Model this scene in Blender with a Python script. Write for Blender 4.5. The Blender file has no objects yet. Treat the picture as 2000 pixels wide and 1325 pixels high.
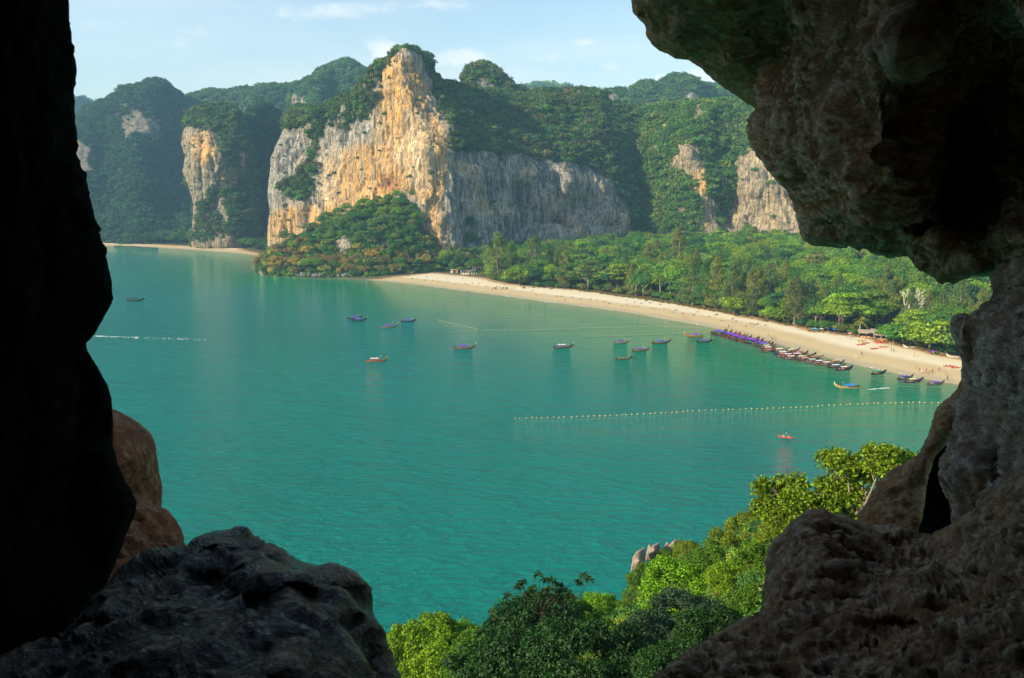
import bpy, math, random
import numpy as np
from mathutils import Vector, Matrix

# ------------------------------------------------------------------ camera, world, sun, exposure
SC = bpy.context.scene
H = 71.0                      # eye height above the sea
FPX = 1556.0                  # focal length in photo pixels (2000 px wide)
PITCH = math.atan((662.5 - 380.0) / FPX)
cam_d = bpy.data.cameras.new('camera'); cam = bpy.data.objects.new('camera', cam_d)
SC.collection.objects.link(cam); SC.camera = cam
cam.location = (0, 0, H); cam.rotation_euler = (math.pi/2 - PITCH, 0, 0)
cam_d.sensor_width = 36.0; cam_d.lens = 36.0 * FPX / 2000.0
cam_d.clip_start = 0.05; cam_d.clip_end = 30000
cam_d.dof.use_dof = True; cam_d.dof.focus_distance = 60.0; cam_d.dof.aperture_fstop = 7.1

SUN_AZ = math.radians(-112)    # clockwise from +Y (view direction); negative = left
SUN_EL = math.radians(27)
world = bpy.data.worlds.new('World'); SC.world = world; world.use_nodes = True
wn = world.node_tree.nodes; wl = world.node_tree.links; wn.clear()
sky = wn.new('ShaderNodeTexSky'); sky.sky_type = 'NISHITA'; sky.sun_disc = False
sky.sun_elevation = SUN_EL; sky.sun_rotation = SUN_AZ
sky.air_density = 1.3; sky.dust_density = 1.0; sky.ozone_density = 2.0; sky.altitude = 60
bg = wn.new('ShaderNodeBackground'); bg.inputs[1].default_value = 0.125
wo = wn.new('ShaderNodeOutputWorld')
# thin clouds in the sky, laid out on a flat layer high above
tc = wn.new('ShaderNodeTexCoord')
sep = wn.new('ShaderNodeSeparateXYZ'); wl.new(tc.outputs['Generated'], sep.inputs[0])
def wmath(op, a, b=None, c=None):
    n = wn.new('ShaderNodeMath'); n.operation = op
    for i, x in enumerate((a, b, c)):
        if x is None: continue
        if isinstance(x, (int, float)): n.inputs[i].default_value = x
        else: wl.new(x, n.inputs[i])
    return n.outputs[0]
zz = wmath('ADD', wmath('MAXIMUM', sep.outputs[2], 0.0), 0.12)
cx = wmath('DIVIDE', sep.outputs[0], zz); cy = wmath('DIVIDE', sep.outputs[1], zz)
comb = wn.new('ShaderNodeCombineXYZ'); wl.new(cx, comb.inputs[0]); wl.new(cy, comb.inputs[1])
def wnoise(scale, detail, rough, vec, loc=(0,0,0), sc=(1,1,1)):
    mp = wn.new('ShaderNodeMapping'); mp.inputs[1].default_value = loc; mp.inputs[3].default_value = sc
    wl.new(vec, mp.inputs[0])
    n = wn.new('ShaderNodeTexNoise'); n.inputs['Scale'].default_value = scale
    n.inputs['Detail'].default_value = detail; n.inputs['Roughness'].default_value = rough
    wl.new(mp.outputs[0], n.inputs[0]); return n.outputs[0]
def wramp(x, a, b):
    n = wn.new('ShaderNodeMapRange'); n.interpolation_type = 'SMOOTHSTEP'
    n.inputs[1].default_value = a; n.inputs[2].default_value = b
    wl.new(x, n.inputs[0]); return n.outputs[0]
thin = wmath('MULTIPLY', wramp(wnoise(0.55, 6, 0.55, comb.outputs[0], (3.1, 1.7, 0), (0.7, 1, 1)), 0.42, 0.78), 0.5)
py_ = wmath('MAXIMUM', sep.outputs[1], 0.05); ca = wmath('DIVIDE', sep.outputs[0], py_); cb = wmath('DIVIDE', sep.outputs[2], py_)
blob = 0.0
for (u_, v_, w_, h_, k_) in [(752, 108, 48, 36, 1.0), (900, 112, 130, 26, .75), (1050, 110, 120, 20, .6), (1140, 84, 36, 13, .7), (1205, 132, 36, 13, .7), (1290, 155, 24, 14, .9), (1372, 150, 55, 22, .9), (640, 20, 130, 24, .8), (860, 8, 110, 20, .6), (300, 60, 260, 60, .35), (1500, 60, 200, 60, .4), (-200, 80, 260, 60, .6), (2300, 60, 300, 80, .6)]:
    x_ = (u_-1000)/1556.; y_ = (662.5-v_)/1556.; dy_ = math.cos(PITCH)+y_*math.sin(PITCH); a0 = x_/dy_; b0 = (-math.sin(PITCH)+y_*math.cos(PITCH))/dy_
    qa = wmath('MULTIPLY', wmath('SUBTRACT', ca, a0), 1556./w_); qb = wmath('MULTIPLY', wmath('SUBTRACT', cb, b0), 1556./h_)
    g_ = wmath('MULTIPLY', wmath('EXPONENT', wmath('MULTIPLY', wmath('ADD', wmath('MULTIPLY', qa, qa), wmath('MULTIPLY', qb, qb)), -1.0)), k_); blob = wmath('MAXIMUM', g_, blob)
pn_ = wnoise(13, 7, 0.62, tc.outputs['Generated'], (0.37, 0.1, 0.35), (1, 1, 2.0))
puff = wramp(wmath('ADD', blob, wmath('MULTIPLY', wmath('SUBTRACT', pn_, .5), 2.0)), 0.25, 1.0)
band = wramp(sep.outputs[1], 0.05, 0.3)
puff = wmath('MULTIPLY', wmath('MULTIPLY', puff, band), 0.8)
cl = wmath('MAXIMUM', thin, puff)
mixc = wn.new('ShaderNodeMix'); mixc.data_type = 'RGBA'
wl.new(cl, mixc.inputs[0]); wl.new(sky.outputs[0], mixc.inputs[6]); mixc.inputs[7].default_value = (5.6, 5.5, 5.3, 1)
wl.new(mixc.outputs[2], bg.inputs[0]); wl.new(bg.outputs[0], wo.inputs[0])

sd_ = bpy.data.lights.new('sun', 'SUN'); sun = bpy.data.objects.new('sun', sd_); SC.collection.objects.link(sun)
sd_.energy = 5.0; sd_.angle = math.radians(0.5); sd_.color = (1.0, 0.83, 0.60)
sv = Vector((math.sin(SUN_AZ)*math.cos(SUN_EL), math.cos(SUN_AZ)*math.cos(SUN_EL), math.sin(SUN_EL)))
sun.rotation_euler = (-sv).to_track_quat('-Z', 'Y').to_euler()

SC.view_settings.view_transform = 'Standard'; SC.view_settings.look = 'None'
SC.view_settings.gamma = 1.0; SC.view_settings.exposure = 0.82; SC.view_settings.use_curve_mapping = False
SC.cycles.use_denoising = True
SC.cycles.max_bounces = 6; SC.cycles.diffuse_bounces = 3; SC.cycles.glossy_bounces = 3
SC.cycles.transmission_bounces = 4; SC.cycles.transparent_max_bounces = 8; SC.cycles.volume_bounces = 0
SC.cycles.volume_step_rate = 1.0; SC.cycles.volume_max_steps = 64

# ------------------------------------------------------------------ helpers
RNG = np.random.default_rng(7)
COL = SC.collection
SP, CP = math.sin(PITCH), math.cos(PITCH)
def rays(u, v):
    u = np.asarray(u, float); v = np.asarray(v, float)
    x = (u - 1000) / FPX; y = (662.5 - v) / FPX
    return np.stack([x, CP + y*SP, -SP + y*CP], -1)
def atY(u, v, Y):
    r = rays(u, v); t = np.asarray(Y, float) / r[..., 1]
    return r * t[..., None] + np.array([0, 0, H])
def ground(u, v, z=0.0):
    r = rays(u, v); t = (z - H) / r[..., 2]
    return r * np.asarray(t)[..., None] + np.array([0, 0, H])
def project(P):
    P = np.asarray(P, float) - np.array([0, 0, H])
    d = P[..., 1]*CP - P[..., 2]*SP; up = P[..., 1]*SP + P[..., 2]*CP
    return 1000 + FPX*P[..., 0]/d, 662.5 - FPX*up/d, d

_perm = np.random.default_rng(11).permutation(256); _perm = np.concatenate([_perm]*3)
_g = np.random.default_rng(12).normal(size=(256, 3)); _g /= np.linalg.norm(_g, axis=1)[:, None]
def pnoise(P):
    P = np.asarray(P, float); i = np.floor(P).astype(np.int64); f = P - i; i &= 255
    w = f*f*f*(f*(f*6-15)+10)
    out = 0
    for a in (0, 1):
        for b in (0, 1):
            for c in (0, 1):
                h = _perm[_perm[_perm[(i[..., 0]+a) & 255] + ((i[..., 1]+b) & 255)] + ((i[..., 2]+c) & 255)]
                d = f - np.array([a, b, c])
                out = out + (_g[h]*d).sum(-1) * ((w[..., 0] if a else 1-w[..., 0])*(w[..., 1] if b else 1-w[..., 1])*(w[..., 2] if c else 1-w[..., 2]))
    return out * 1.5
def fbm(P, octv=4, gain=0.5, ridged=False, off=0.0):
    P = np.asarray(P, float) + off; s = 0; a = 1; t = 0
    for k in range(octv):
        n = pnoise(P * 2.03**k + 17.3*k)
        if ridged: n = 1 - 2*np.abs(n)
        s = s + a*n; t += a; a *= gain
    return s / t
def sstep(x, a, b):
    t = np.clip((x-a)/(b-a), 0, 1); return t*t*(3-2*t)
def psdf(P, poly):
    """signed distance to a polygon, positive inside; also the nearest boundary point"""
    P = np.asarray(P, float); poly = np.asarray(poly, float)
    best = np.full(len(P), 1e18); near = np.zeros((len(P), 2)); ins = np.zeros(len(P), bool)
    n = len(poly)
    for k in range(n):
        a = poly[k]; b = poly[(k+1) % n]; ab = b-a; L = (ab@ab) + 1e-12
        t = np.clip(((P-a)@ab)/L, 0, 1); q = a + t[:, None]*ab
        d = ((P-q)**2).sum(1); m = d < best; best[m] = d[m]; near[m] = q[m]
        c = (a[1] > P[:, 1]) != (b[1] > P[:, 1])
        if a[1] != b[1]:
            xi = a[0] + (P[:, 1]-a[1])/(b[1]-a[1])*(b[0]-a[0]); ins ^= c & (P[:, 0] < xi)
    return np.where(ins, 1, -1)*np.sqrt(best), near
def pldist(P, line):
    P = np.asarray(P, float); line = np.asarray(line, float); best = np.full(len(P), 1e18)
    for a, b in zip(line[:-1], line[1:]):
        ab = b-a; t = np.clip(((P-a)@ab)/((ab@ab)+1e-12), 0, 1)
        best = np.minimum(best, ((P-(a+t[:, None]*ab))**2).sum(1))
    return np.sqrt(best)
def densify(poly, step, amp=0.0, seed=0.0):
    poly = np.asarray(poly, float); out = []
    for a, b in zip(poly, np.roll(poly, -1, 0)):
        n = max(1, int(np.hypot(*(b-a))/step))
        for k in range(n): out.append(a + (b-a)*k/n)
    out = np.array(out)
    if amp:
        q = np.c_[out/ (step*5), np.full(len(out), seed)]
        out = out + amp*np.c_[fbm(q, 3, .6), fbm(q+50, 3, .6)]
    return out
def rbf(ctrl, P):
    ctrl = np.asarray(ctrl, float); X = ctrl[:, :2]/500.; y = np.log(ctrl[:, 2]); n = len(X)
    D = np.sqrt(((X[:, None]-X[None])**2).sum(-1))
    A = np.zeros((n+3, n+3)); A[:n, :n] = D; A[:n, n] = 1; A[:n, n+1:] = X; A[n, :n] = 1; A[n+1:, :n] = X.T
    A[:n, :n] -= np.eye(n)*1e-4
    w = np.linalg.solve(A, np.r_[y, 0, 0, 0]); Q = np.asarray(P, float)/500.
    out = w[n] + Q@w[n+1:]
    for k in range(n): out = out + w[k]*np.sqrt(((Q-X[k])**2).sum(-1))
    return np.exp(out)

def make_mesh(name, V, F, mats, smooth=True, attrs=None):
    me = bpy.data.meshes.new(name)
    V = np.ascontiguousarray(V, np.float32)
    if isinstance(F, np.ndarray):
        nf, k = F.shape
        me.vertices.add(len(V)); me.vertices.foreach_set('co', V.ravel())
        me.loops.add(nf*k); me.loops.foreach_set('vertex_index', np.ascontiguousarray(F, np.int32).ravel())
        me.polygons.add(nf); me.polygons.foreach_set('loop_start', np.arange(0, nf*k, k, dtype=np.int32))
    else:
        me.from_pydata(V.tolist(), [], F)
    if attrs:
        for an, av in attrs.items():
            av = np.asarray(av, np.float32)
            if av.ndim == 1:
                a = me.attributes.new(an, 'FLOAT', 'POINT'); a.data.foreach_set('value', av)
            elif av.shape[1] == 3:
                a = me.attributes.new(an, 'FLOAT_VECTOR', 'POINT'); a.data.foreach_set('vector', av.ravel())
            else:
                a = me.attributes.new(an, 'FLOAT_COLOR', 'POINT'); a.data.foreach_set('color', av.ravel())
    me.update(calc_edges=True); me.validate()
    for m in (mats if isinstance(mats, (list, tuple)) else [mats]):
        if m: me.materials.append(m)
    if smooth: me.polygons.foreach_set('use_smooth', np.ones(len(me.polygons), bool))
    return me
def link(name, data, parent=None, loc=None, rz=None, scale=None):
    o = bpy.data.objects.new(name, data); COL.objects.link(o)
    if parent is not None: o.parent = parent
    if loc is not None: o.location = loc
    if rz is not None: o.rotation_euler = (0, 0, rz)
    if scale is not None: o.scale = scale if hasattr(scale, '__len__') else (scale,)*3
    return o
def tag(o, label=None, cat=None, group=None, kind=None):
    if label: o['label'] = label
    if cat: o['category'] = cat
    if group: o['group'] = group
    if kind: o['kind'] = kind
    return o
def vnormals(V, F):
    a = V[F[:, 0]]; b = V[F[:, 1]]; c = V[F[:, 2]]; d = V[F[:, 3]]
    fn = np.cross(c-a, d-b); N = np.zeros_like(V)
    for k in range(4): np.add.at(N, F[:, k], fn)
    return N/(np.linalg.norm(N, axis=1)[:, None]+1e-12)

# shaders
class NT:
    def __init__(s, name, disp=False):
        s.m = bpy.data.materials.new(name); s.m.use_nodes = True; s.t = s.m.node_tree; s.t.nodes.clear()
        s.out = s.t.nodes.new('ShaderNodeOutputMaterial')
    def n(s, typ, **kw):
        x = s.t.nodes.new(typ)
        for k, v in kw.items(): setattr(x, k, v)
        return x
    def l(s, a, b): s.t.links.new(a, b)
    def sock(s, x, inp):
        if isinstance(x, bpy.types.NodeSocket): s.l(x, inp)
        elif x is not None: inp.default_value = x
    def math(s, op, a, b=None):
        x = s.n('ShaderNodeMath', operation=op); s.sock(a, x.inputs[0]); s.sock(b, x.inputs[1]); return x.outputs[0]
    def mix(s, f, a, b, mode='MIX'):
        x = s.n('ShaderNodeMix', data_type='RGBA', blend_type=mode); s.sock(f, x.inputs[0])
        for q, i in ((a, 6), (b, 7)):
            if isinstance(q, tuple) and len(q) == 3: q = q + (1,)
            s.sock(q, x.inputs[i])
        return x.outputs[2]
    def ramp(s, x, a, b, c=0.0, d=1.0):
        r = s.n('ShaderNodeMapRange', interpolation_type='SMOOTHSTEP'); s.sock(x, r.inputs[0])
        for i, q in enumerate((a, b, c, d)): r.inputs[i+1].default_value = q
        return r.outputs[0]
    def attr(s, name, kind='GEOMETRY', out='Fac'):
        a = s.n('ShaderNodeAttribute', attribute_name=name, attribute_type=kind); return a.outputs[out]
    def pos(s): return s.n('ShaderNodeNewGeometry').outputs['Position']
    def map(s, vec, sc=(1, 1, 1), loc=(0, 0, 0), rot=(0, 0, 0)):
        m = s.n('ShaderNodeMapping'); s.l(vec, m.inputs[0]); m.inputs[1].default_value = loc; m.inputs[2].default_value = rot; m.inputs[3].default_value = sc
        return m.outputs[0]
    def noise(s, vec, scale, detail=4, rough=0.5, dist=0.0):
        x = s.n('ShaderNodeTexNoise'); s.l(vec, x.inputs['Vector']); x.inputs['Scale'].default_value = scale
        x.inputs['Detail'].default_value = detail; x.inputs['Roughness'].default_value = rough; x.inputs['Distortion'].default_value = dist
        return x.outputs['Fac']
    def bump(s, h, strength, dist, normal=None):
        b = s.n('ShaderNodeBump'); s.l(h, b.inputs['Height']); b.inputs['Strength'].default_value = strength; b.inputs['Distance'].default_value = dist
        if normal is not None: s.l(normal, b.inputs['Normal'])
        return b.outputs[0]
    def principled(s, col, rough=0.8, spec=0.3, normal=None, ior=None, metal=0.0):
        p = s.n('ShaderNodeBsdfPrincipled')
        if isinstance(col, tuple): col = col[:3] + (1,)
        s.sock(col, p.inputs['Base Color']); s.sock(rough, p.inputs['Roughness']); p.inputs['Specular IOR Level'].default_value = spec
        p.inputs['Metallic'].default_value = metal
        if ior: p.inputs['IOR'].default_value = ior
        if normal is not None: s.l(normal, p.inputs['Normal'])
        s.l(p.outputs[0], s.out.inputs[0]); return p
def simple(name, col, rough=0.7, spec=0.3, var=0.15, nscale=8.0, metal=0.0):
    t = NT(name); tcd = t.n('ShaderNodeTexCoord').outputs['Object']; nz = t.noise(tcd, nscale, 4, .6)
    d = tuple(c*(1-var) for c in col); b = tuple(min(1, c*(1+var)) for c in col)
    t.principled(t.mix(nz, d, b), rough, spec, metal=metal); return t.m
def objcol(name, rough=0.6, spec=0.3, var=0.15, nscale=6.0):
    """paint / cloth whose colour is the object's own colour"""
    t = NT(name); oi = t.n('ShaderNodeObjectInfo').outputs['Color']; tcd = t.n('ShaderNodeTexCoord').outputs['Object']
    nz = t.noise(tcd, nscale, 4, .6); f = t.ramp(nz, 0.3, 0.7, 1-var*1.6, 1+var*.6)
    mm = t.n('ShaderNodeMix', data_type='RGBA', blend_type='MULTIPLY'); mm.inputs[0].default_value = 1
    t.l(oi, mm.inputs[6]); t.l(f, mm.inputs[7]); t.principled(mm.outputs[2], rough, spec); return t.m

def relief(name, outline, ctrl, step, edgeR, edgeD, disp, mat, thick=2.0, back='full', jag=0.0, attrf=None, smooth=True, tz=0.0, feats=()):
    """A rock body: the outline seen from the cave, filled by a surface whose distance follows ctrl, rounded at its edges and
    carried round the back, then displaced along its normals. Returns the object and a function (u,v)->world point of the front."""
    poly = densify(outline, max(step*2, 6), jag, seed=len(name)*1.37)
    x0, y0 = poly.min(0) - 2*step; x1, y1 = poly.max(0) + 2*step
    us = np.arange(x0, x1, step); vs = np.arange(y0, y1, step)
    U, W = np.meshgrid(us, vs); P = np.c_[U.ravel(), W.ravel()]
    # reduce sdf cost: coarse polygon for the inside, fine one near the edge
    sd, near = psdf(P, outline); lim = edgeR + 4*step + 4*jag
    cl = np.abs(sd) < lim; sd2, near2 = psdf(P[cl], poly); sd[cl] = sd2; near[cl] = near2
    nx, ny = len(us), len(vs); idx = np.arange(nx*ny).reshape(ny, nx)
    q = np.stack([idx[:-1, :-1], idx[1:, :-1], idx[1:, 1:], idx[:-1, 1:]], -1).reshape(-1, 4)
    keep = (sd[q] > 0).any(1); q = q[keep]
    used = np.unique(q); rm = np.full(nx*ny, -1); rm[used] = np.arange(len(used)); q = rm[q]
    P = P[used]; sdu = sd[used]; m = sdu < 0; P[m] = near[used][m]; sdu = np.maximum(sdu, 0)
    def base(Q):
        d = rbf(ctrl, Q)
        for (fu, fv, ru, rv, am) in feats:
            d = d * (1 + am*np.exp(-((Q[:, 0]-fu)/ru)**2 - ((Q[:, 1]-fv)/rv)**2))
        return d
    def eprof(s): return edgeD*(1-np.sqrt(1-(1-np.minimum(s/edgeR, 1))**2))
    Y = base(P) + eprof(sdu)
    V = atY(P[:, 0], P[:, 1], Y); n0 = len(V)
    e = {}
    ed = np.sort(np.concatenate([q[:, [0, 1]], q[:, [1, 2]], q[:, [2, 3]], q[:, [3, 0]]]), 1)
    un, cnt = np.unique(ed, axis=0, return_counts=True); bset = set(map(tuple, un[cnt == 1]))
    dirE = np.concatenate([q[:, [0, 1]], q[:, [1, 2]], q[:, [2, 3]], q[:, [3, 0]]])
    isb = np.array([(min(a, b), max(a, b)) in bset for a, b in dirE]); be = dirE[isb]
    bv = np.unique(be)
    if back == 'full':
        Vb = atY(P[:, 0], P[:, 1], Y + thick*np.minimum(1, np.sqrt(sdu/ (edgeR*2)+1e-6)) )
        isbv = np.zeros(n0, bool); isbv[bv] = True
        mp = np.where(isbv, np.arange(n0), n0 + np.cumsum(~isbv) - 1)
        V = np.r_[V, Vb[~isbv]]; F = np.r_[q, mp[q][:, ::-1]]
        PP = np.r_[P, P[~isbv]]; SS = np.r_[sdu, sdu[~isbv]]
    else:
        rm2 = np.full(n0, -1); rings = [V[bv]]; cen = P[bv].mean(0); F = [q]; prev = np.arange(n0); 
        allV = [V]; off = n0; PP = [P]; SS = [sdu]
        for k, (dd, sh) in enumerate(((0.12, .0), (0.5, .05), (1.0, .18), (1.3, .6))):
            Pk = P[bv]; R = atY(Pk[:, 0], Pk[:, 1], Y[bv] + thick*dd)
            c = np.array([R[:, 0].mean(), R[:, 1].mean(), R[:, 2].min()]); R2 = R + (c-R)*sh*np.array([1, .3, 1])
            new = np.full(n0, -1); new[bv] = off + np.arange(len(bv)); off += len(bv)
            F.append(np.stack([be[:, 1], be[:, 0], be[:, 0], be[:, 1]], -1)); f = F[-1]
            f[:, 0] = prev[be[:, 1]]; f[:, 1] = prev[be[:, 0]]; f[:, 2] = new[be[:, 0]]; f[:, 3] = new[be[:, 1]]
            prev = new; allV.append(R2); PP.append(Pk); SS.append(np.zeros(len(bv)))
        V = np.concatenate(allV); F = np.concatenate(F); PP = np.concatenate(PP); SS = np.concatenate(SS)
    N = vnormals(V, F)
    front = N[:n0].mean(0)
    dv = disp(V, N, PP, SS)
    V = V + (N*dv[:, None] if dv.ndim == 1 else dv)
    attrs = attrf(V, N, PP, SS) if attrf else None
    me = make_mesh(name, V, F, mat, smooth, attrs)
    o = link(name, me)
    Vf = V[:n0]
    o_samp = dict(P=P, V=Vf, N=N[:n0], q=q, base=base)
    return o, o_samp
# ------------------------------------------------------------------ shore, sea, ground
SHORE_PX = [(3300, 1010), (2600, 880), (2200, 800), (2000, 768), (1900, 755), (1856, 748), (1796, 737), (1736, 725), (1675, 711), (1640, 702), (1570, 686),
            (1522, 671), (1460, 655), (1400, 640), (1320, 626), (1260, 615), (1200, 606), (1140, 598), (1060, 588), (980, 577), (900, 567),
            (820, 556), (760, 550), (700, 544), (640, 542), (580, 539), (545, 535), (520, 531), (503, 529), (497, 522), (505, 514), (520, 507), (530, 501),
            (470, 495), (420, 491), (380, 488), (335, 485), (290, 483), (200, 480), (100, 477), (-100, 473), (-700, 462), (-1600, 452)]
SHORE = ground(*np.array(SHORE_PX, float).T)[:, :2]
LANDP = np.r_[SHORE, [[-6500, 1800], [-6500, 7000], [6500, 7000], [6500, 60], [700, 60]]]
VEG_PX = [(2600, 800), (2200, 740), (2000, 716), (1884, 703), (1826, 691), (1792, 682), (1731, 668), (1672, 655), (1640, 653), (1584, 645), (1570, 640),
          (1500, 627), (1430, 613), (1400, 607), (1360, 600), (1320, 593), (1252, 583), (1200, 576), (1144, 568), (1060, 562), (990, 555),
          (937, 543), (880, 537), (850, 534), (800, 538), (740, 542), (690, 542), (600, 538), (540, 533), (506, 526), (502, 519), (515, 510), (540, 500),
          (470, 488), (465, 484), (380, 481), (290, 477), (200, 473), (-100, 467), (-700, 457), (-1600, 449)]
VEGL = ground(*np.array(VEG_PX, float).T, 2.3)[:, :2]
VEGP = np.r_[VEGL, [[-6500, 1850], [-6500, 7000], [6500, 7000], [6500, 150], [760, 150]]]
def land_height(X, Y):
    P = np.c_[X.ravel(), Y.ravel()]
    d, _ = psdf(P, LANDP); dv, _ = psdf(P, VEGP)
    z = np.where(d < 0, np.maximum(d*0.06, -6), 2.5*(1-np.exp(-np.maximum(d, 0)/17.)))
    z = z + np.clip(dv-40, 0, 220)*0.045 + 0.25*fbm(np.c_[P/22, np.zeros(len(P))], 3)*sstep(d, 4, 30)
    return z, d, dv
def gax(*segs):
    return np.unique(np.concatenate([np.arange(a, b, s) for a, b, s in segs]))
gx = gax((-5000, -900, 300), (-900, -520, 40), (-520, 480, 6), (480, 900, 30), (900, 5001, 300))
gy = gax((60, 200, 20), (200, 1180, 6), (1180, 1600, 30), (1600, 6001, 400))
GX, GY = np.meshgrid(gx, gy); GZ, gd, gdv = land_height(GX, GY)
gi = np.arange(GX.size).reshape(GX.shape)
GF = np.stack([gi[:-1, :-1], gi[:-1, 1:], gi[1:, 1:], gi[1:, :-1]], -1).reshape(-1, 4)

t = NT('sand_and_earth')
d = t.attr('shore'); dv = t.attr('veg'); p = t.pos()
nz = t.noise(p, 0.09, 5, .6); nf = t.noise(p, 1.6, 4, .7)
dry = t.mix(nf, (.58, .52, .36), (.69, .62, .45)); wet = t.mix(nf, (.42, .335, .18), (.50, .40, .23))
dd = t.math('ADD', d, t.math('MULTIPLY', t.math('SUBTRACT', nz, .5), 9.0))
sand = t.mix(t.ramp(dd, 15, 24), wet, dry)
sand = t.mix(t.ramp(dd, 3.0, 6.5), (.36, .31, .19), sand)
dvv = t.math('ADD', dv, t.math('MULTIPLY', t.math('SUBTRACT', nz, .5), 14.0))
litter = t.mix(t.noise(p, .5, 5, .7), (.33, .19, .09), (.50, .36, .20))
soil = t.mix(t.noise(p, .25, 4, .6), (.07, .06, .03), (.14, .13, .06))
c = t.mix(t.ramp(dvv, -5, -1), sand, litter); c = t.mix(t.ramp(dvv, 1, 6), c, soil)
t.principled(c, .95, .1, t.bump(t.noise(p, .9, 5, .7), .5, .4)); M_ground = t.m
me = make_mesh('ground', np.c_[GX.ravel(), GY.ravel(), GZ], GF, M_ground, True, {'shore': gd, 'veg': gdv})
g = tag(link('ground', me), 'pale sand beach backed by dark forest soil', kind='structure')

# sea
wx = gax((-5000, -900, 450), (-900, -450, 30), (-450, 420, 7), (420, 900, 30), (900, 5001, 450))
wy = gax((-3000, 0, 600), (0, 180, 15), (180, 1120, 7), (1120, 1500, 60))
WX, WY = np.meshgrid(wx, wy); WP = np.c_[WX.ravel(), WY.ravel()]
wd, _ = psdf(WP, LANDP)
wi = np.arange(WX.size).reshape(WX.shape)
WF = np.stack([wi[:-1, :-1], wi[:-1, 1:], wi[1:, 1:], wi[1:, :-1]], -1).reshape(-1, 4)
t = NT('sea_water')
p = t.pos(); d = t.math('MULTIPLY', t.attr('shore'), -1.0)
big = t.noise(t.map(p, (.011, .006, .01), rot=(0, 0, .4)), 1.0, 4, .55)
d2 = t.math('ADD', d, t.math('MULTIPLY', t.math('SUBTRACT', big, .5), 30.0))
c = t.mix(t.ramp(d2, 25, 150), (.001, .19, .078), (.0001, .172, .145))
c = t.mix(t.ramp(d2, 2, 34), (.12, .23, .10), c)
c = t.mix(t.ramp(d, 0.0, 5), (.36, .33, .19), c)
c = t.mix(t.math('MULTIPLY', t.ramp(big, .35, .68), .6), c, t.mix(.5, (.0003, .105, .085), c))
# wave relief: wind ripples, chop and a slow swell
mp1 = t.map(p, (.24, .62, 1), rot=(0, 0, math.radians(-14)))
w1 = t.noise(mp1, 1.0, 5, .58, .5)
mp2 = t.map(p, (.05, .13, 1), rot=(0, 0, math.radians(-20)))
w2 = t.noise(mp2, 1.0, 3, .5, .3)
w3 = t.noise(t.map(p, (1.5, 2.4, 1), rot=(0, 0, .3)), 1.0, 3, .6)
hsum = t.math('ADD', t.math('ADD', t.math('MULTIPLY', w1, 1.9), t.math('MULTIPLY', w2, 2.6)), t.math('MULTIPLY', w3, .42))
nrm = t.bump(hsum, 1.0, .75)
t.principled(c, .05, .27, nrm, ior=1.33); M_sea = t.m
me = make_mesh('sea', np.c_[WP, np.zeros(len(WP))], WF, M_sea, True, {'shore': wd})
tag(link('sea', me), 'turquoise bay with fine wind ripples', kind='structure')

# ------------------------------------------------------------------ cliffs
t = NT('limestone')
p = t.pos(); vc = t.attr('tone', out='Color')
st = t.noise(t.map(p, (.42, .42, .035)), 1.0, 6, .65, .4)
st2 = t.noise(t.map(p, (1.3, 1.3, .10)), 1.0, 4, .6)
f = t.math('MULTIPLY', t.ramp(st, .34, .62, .38, 1.25), t.ramp(st2, .3, .65, .72, 1.12))
mm = t.n('ShaderNodeMix', data_type='RGBA', blend_type='MULTIPLY'); mm.inputs[0].default_value = 1
t.l(vc, mm.inputs[6]); t.l(f, mm.inputs[7])
hh = t.math('ADD', t.math('MULTIPLY', st, 1.6), t.math('ADD', t.noise(p, .3, 6, .6), t.math('MULTIPLY', st2, .3)))
t.principled(mm.outputs[2], .9, .15, t.bump(hh, 1.0, 3.4)); M_lime = t.m

GREY = np.array([.34, .32, .27]); OCH = np.array([.76, .43, .115]); PALE = np.array([.74, .61, .39]); DARK = np.array([.085, .09, .09])
RUST = np.array([.45, .20, .09]); BROWN = np.array([.26, .2, .13]); SOILG = np.array([.07, .085, .035])
def lerp(a, b, f): return a*(1-f[:, None]) + b*f[:, None]
def pmask(P, polys, soft):
    m = np.zeros(len(P))
    for pl in polys:
        s, _ = psdf(P, pl); m = np.maximum(m, sstep(s, -soft, soft))
    return m
def cliff_disp(amp=1.0):
    def f(V, N, P, S):
        bigf = fbm(V/np.array([55, 55, 70]), 3)
        flute = fbm(V/np.array([9.5, 9.5, 75]), 3, .55, True)
        fl2 = fbm(V/np.array([22., 22., 45]), 3, .5, True)
        fine = fbm(V/np.array([3.6, 3.6, 12]), 3, .6)
        ledge = fbm(V/np.array([30, 30, 5.5]), 3, .5)
        k = amp*(7.5*bigf + 2.0*flute*(.5+1.2*np.clip(.5+fbm(V/60.+3, 2), 0, 1)) + 5.0*fl2 + 1.4*fine + 1.6*ledge)
        return k * (0.35 + 0.65*np.minimum(S/12., 1))
    return f
def veg_disp(amp=1.0):
    def f(V, N, P, S):
        return amp*(9*fbm(V/70., 3) + 7*fbm(V/28., 3, .5, True) + 2*fbm(V/9., 3))
    return f

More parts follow.
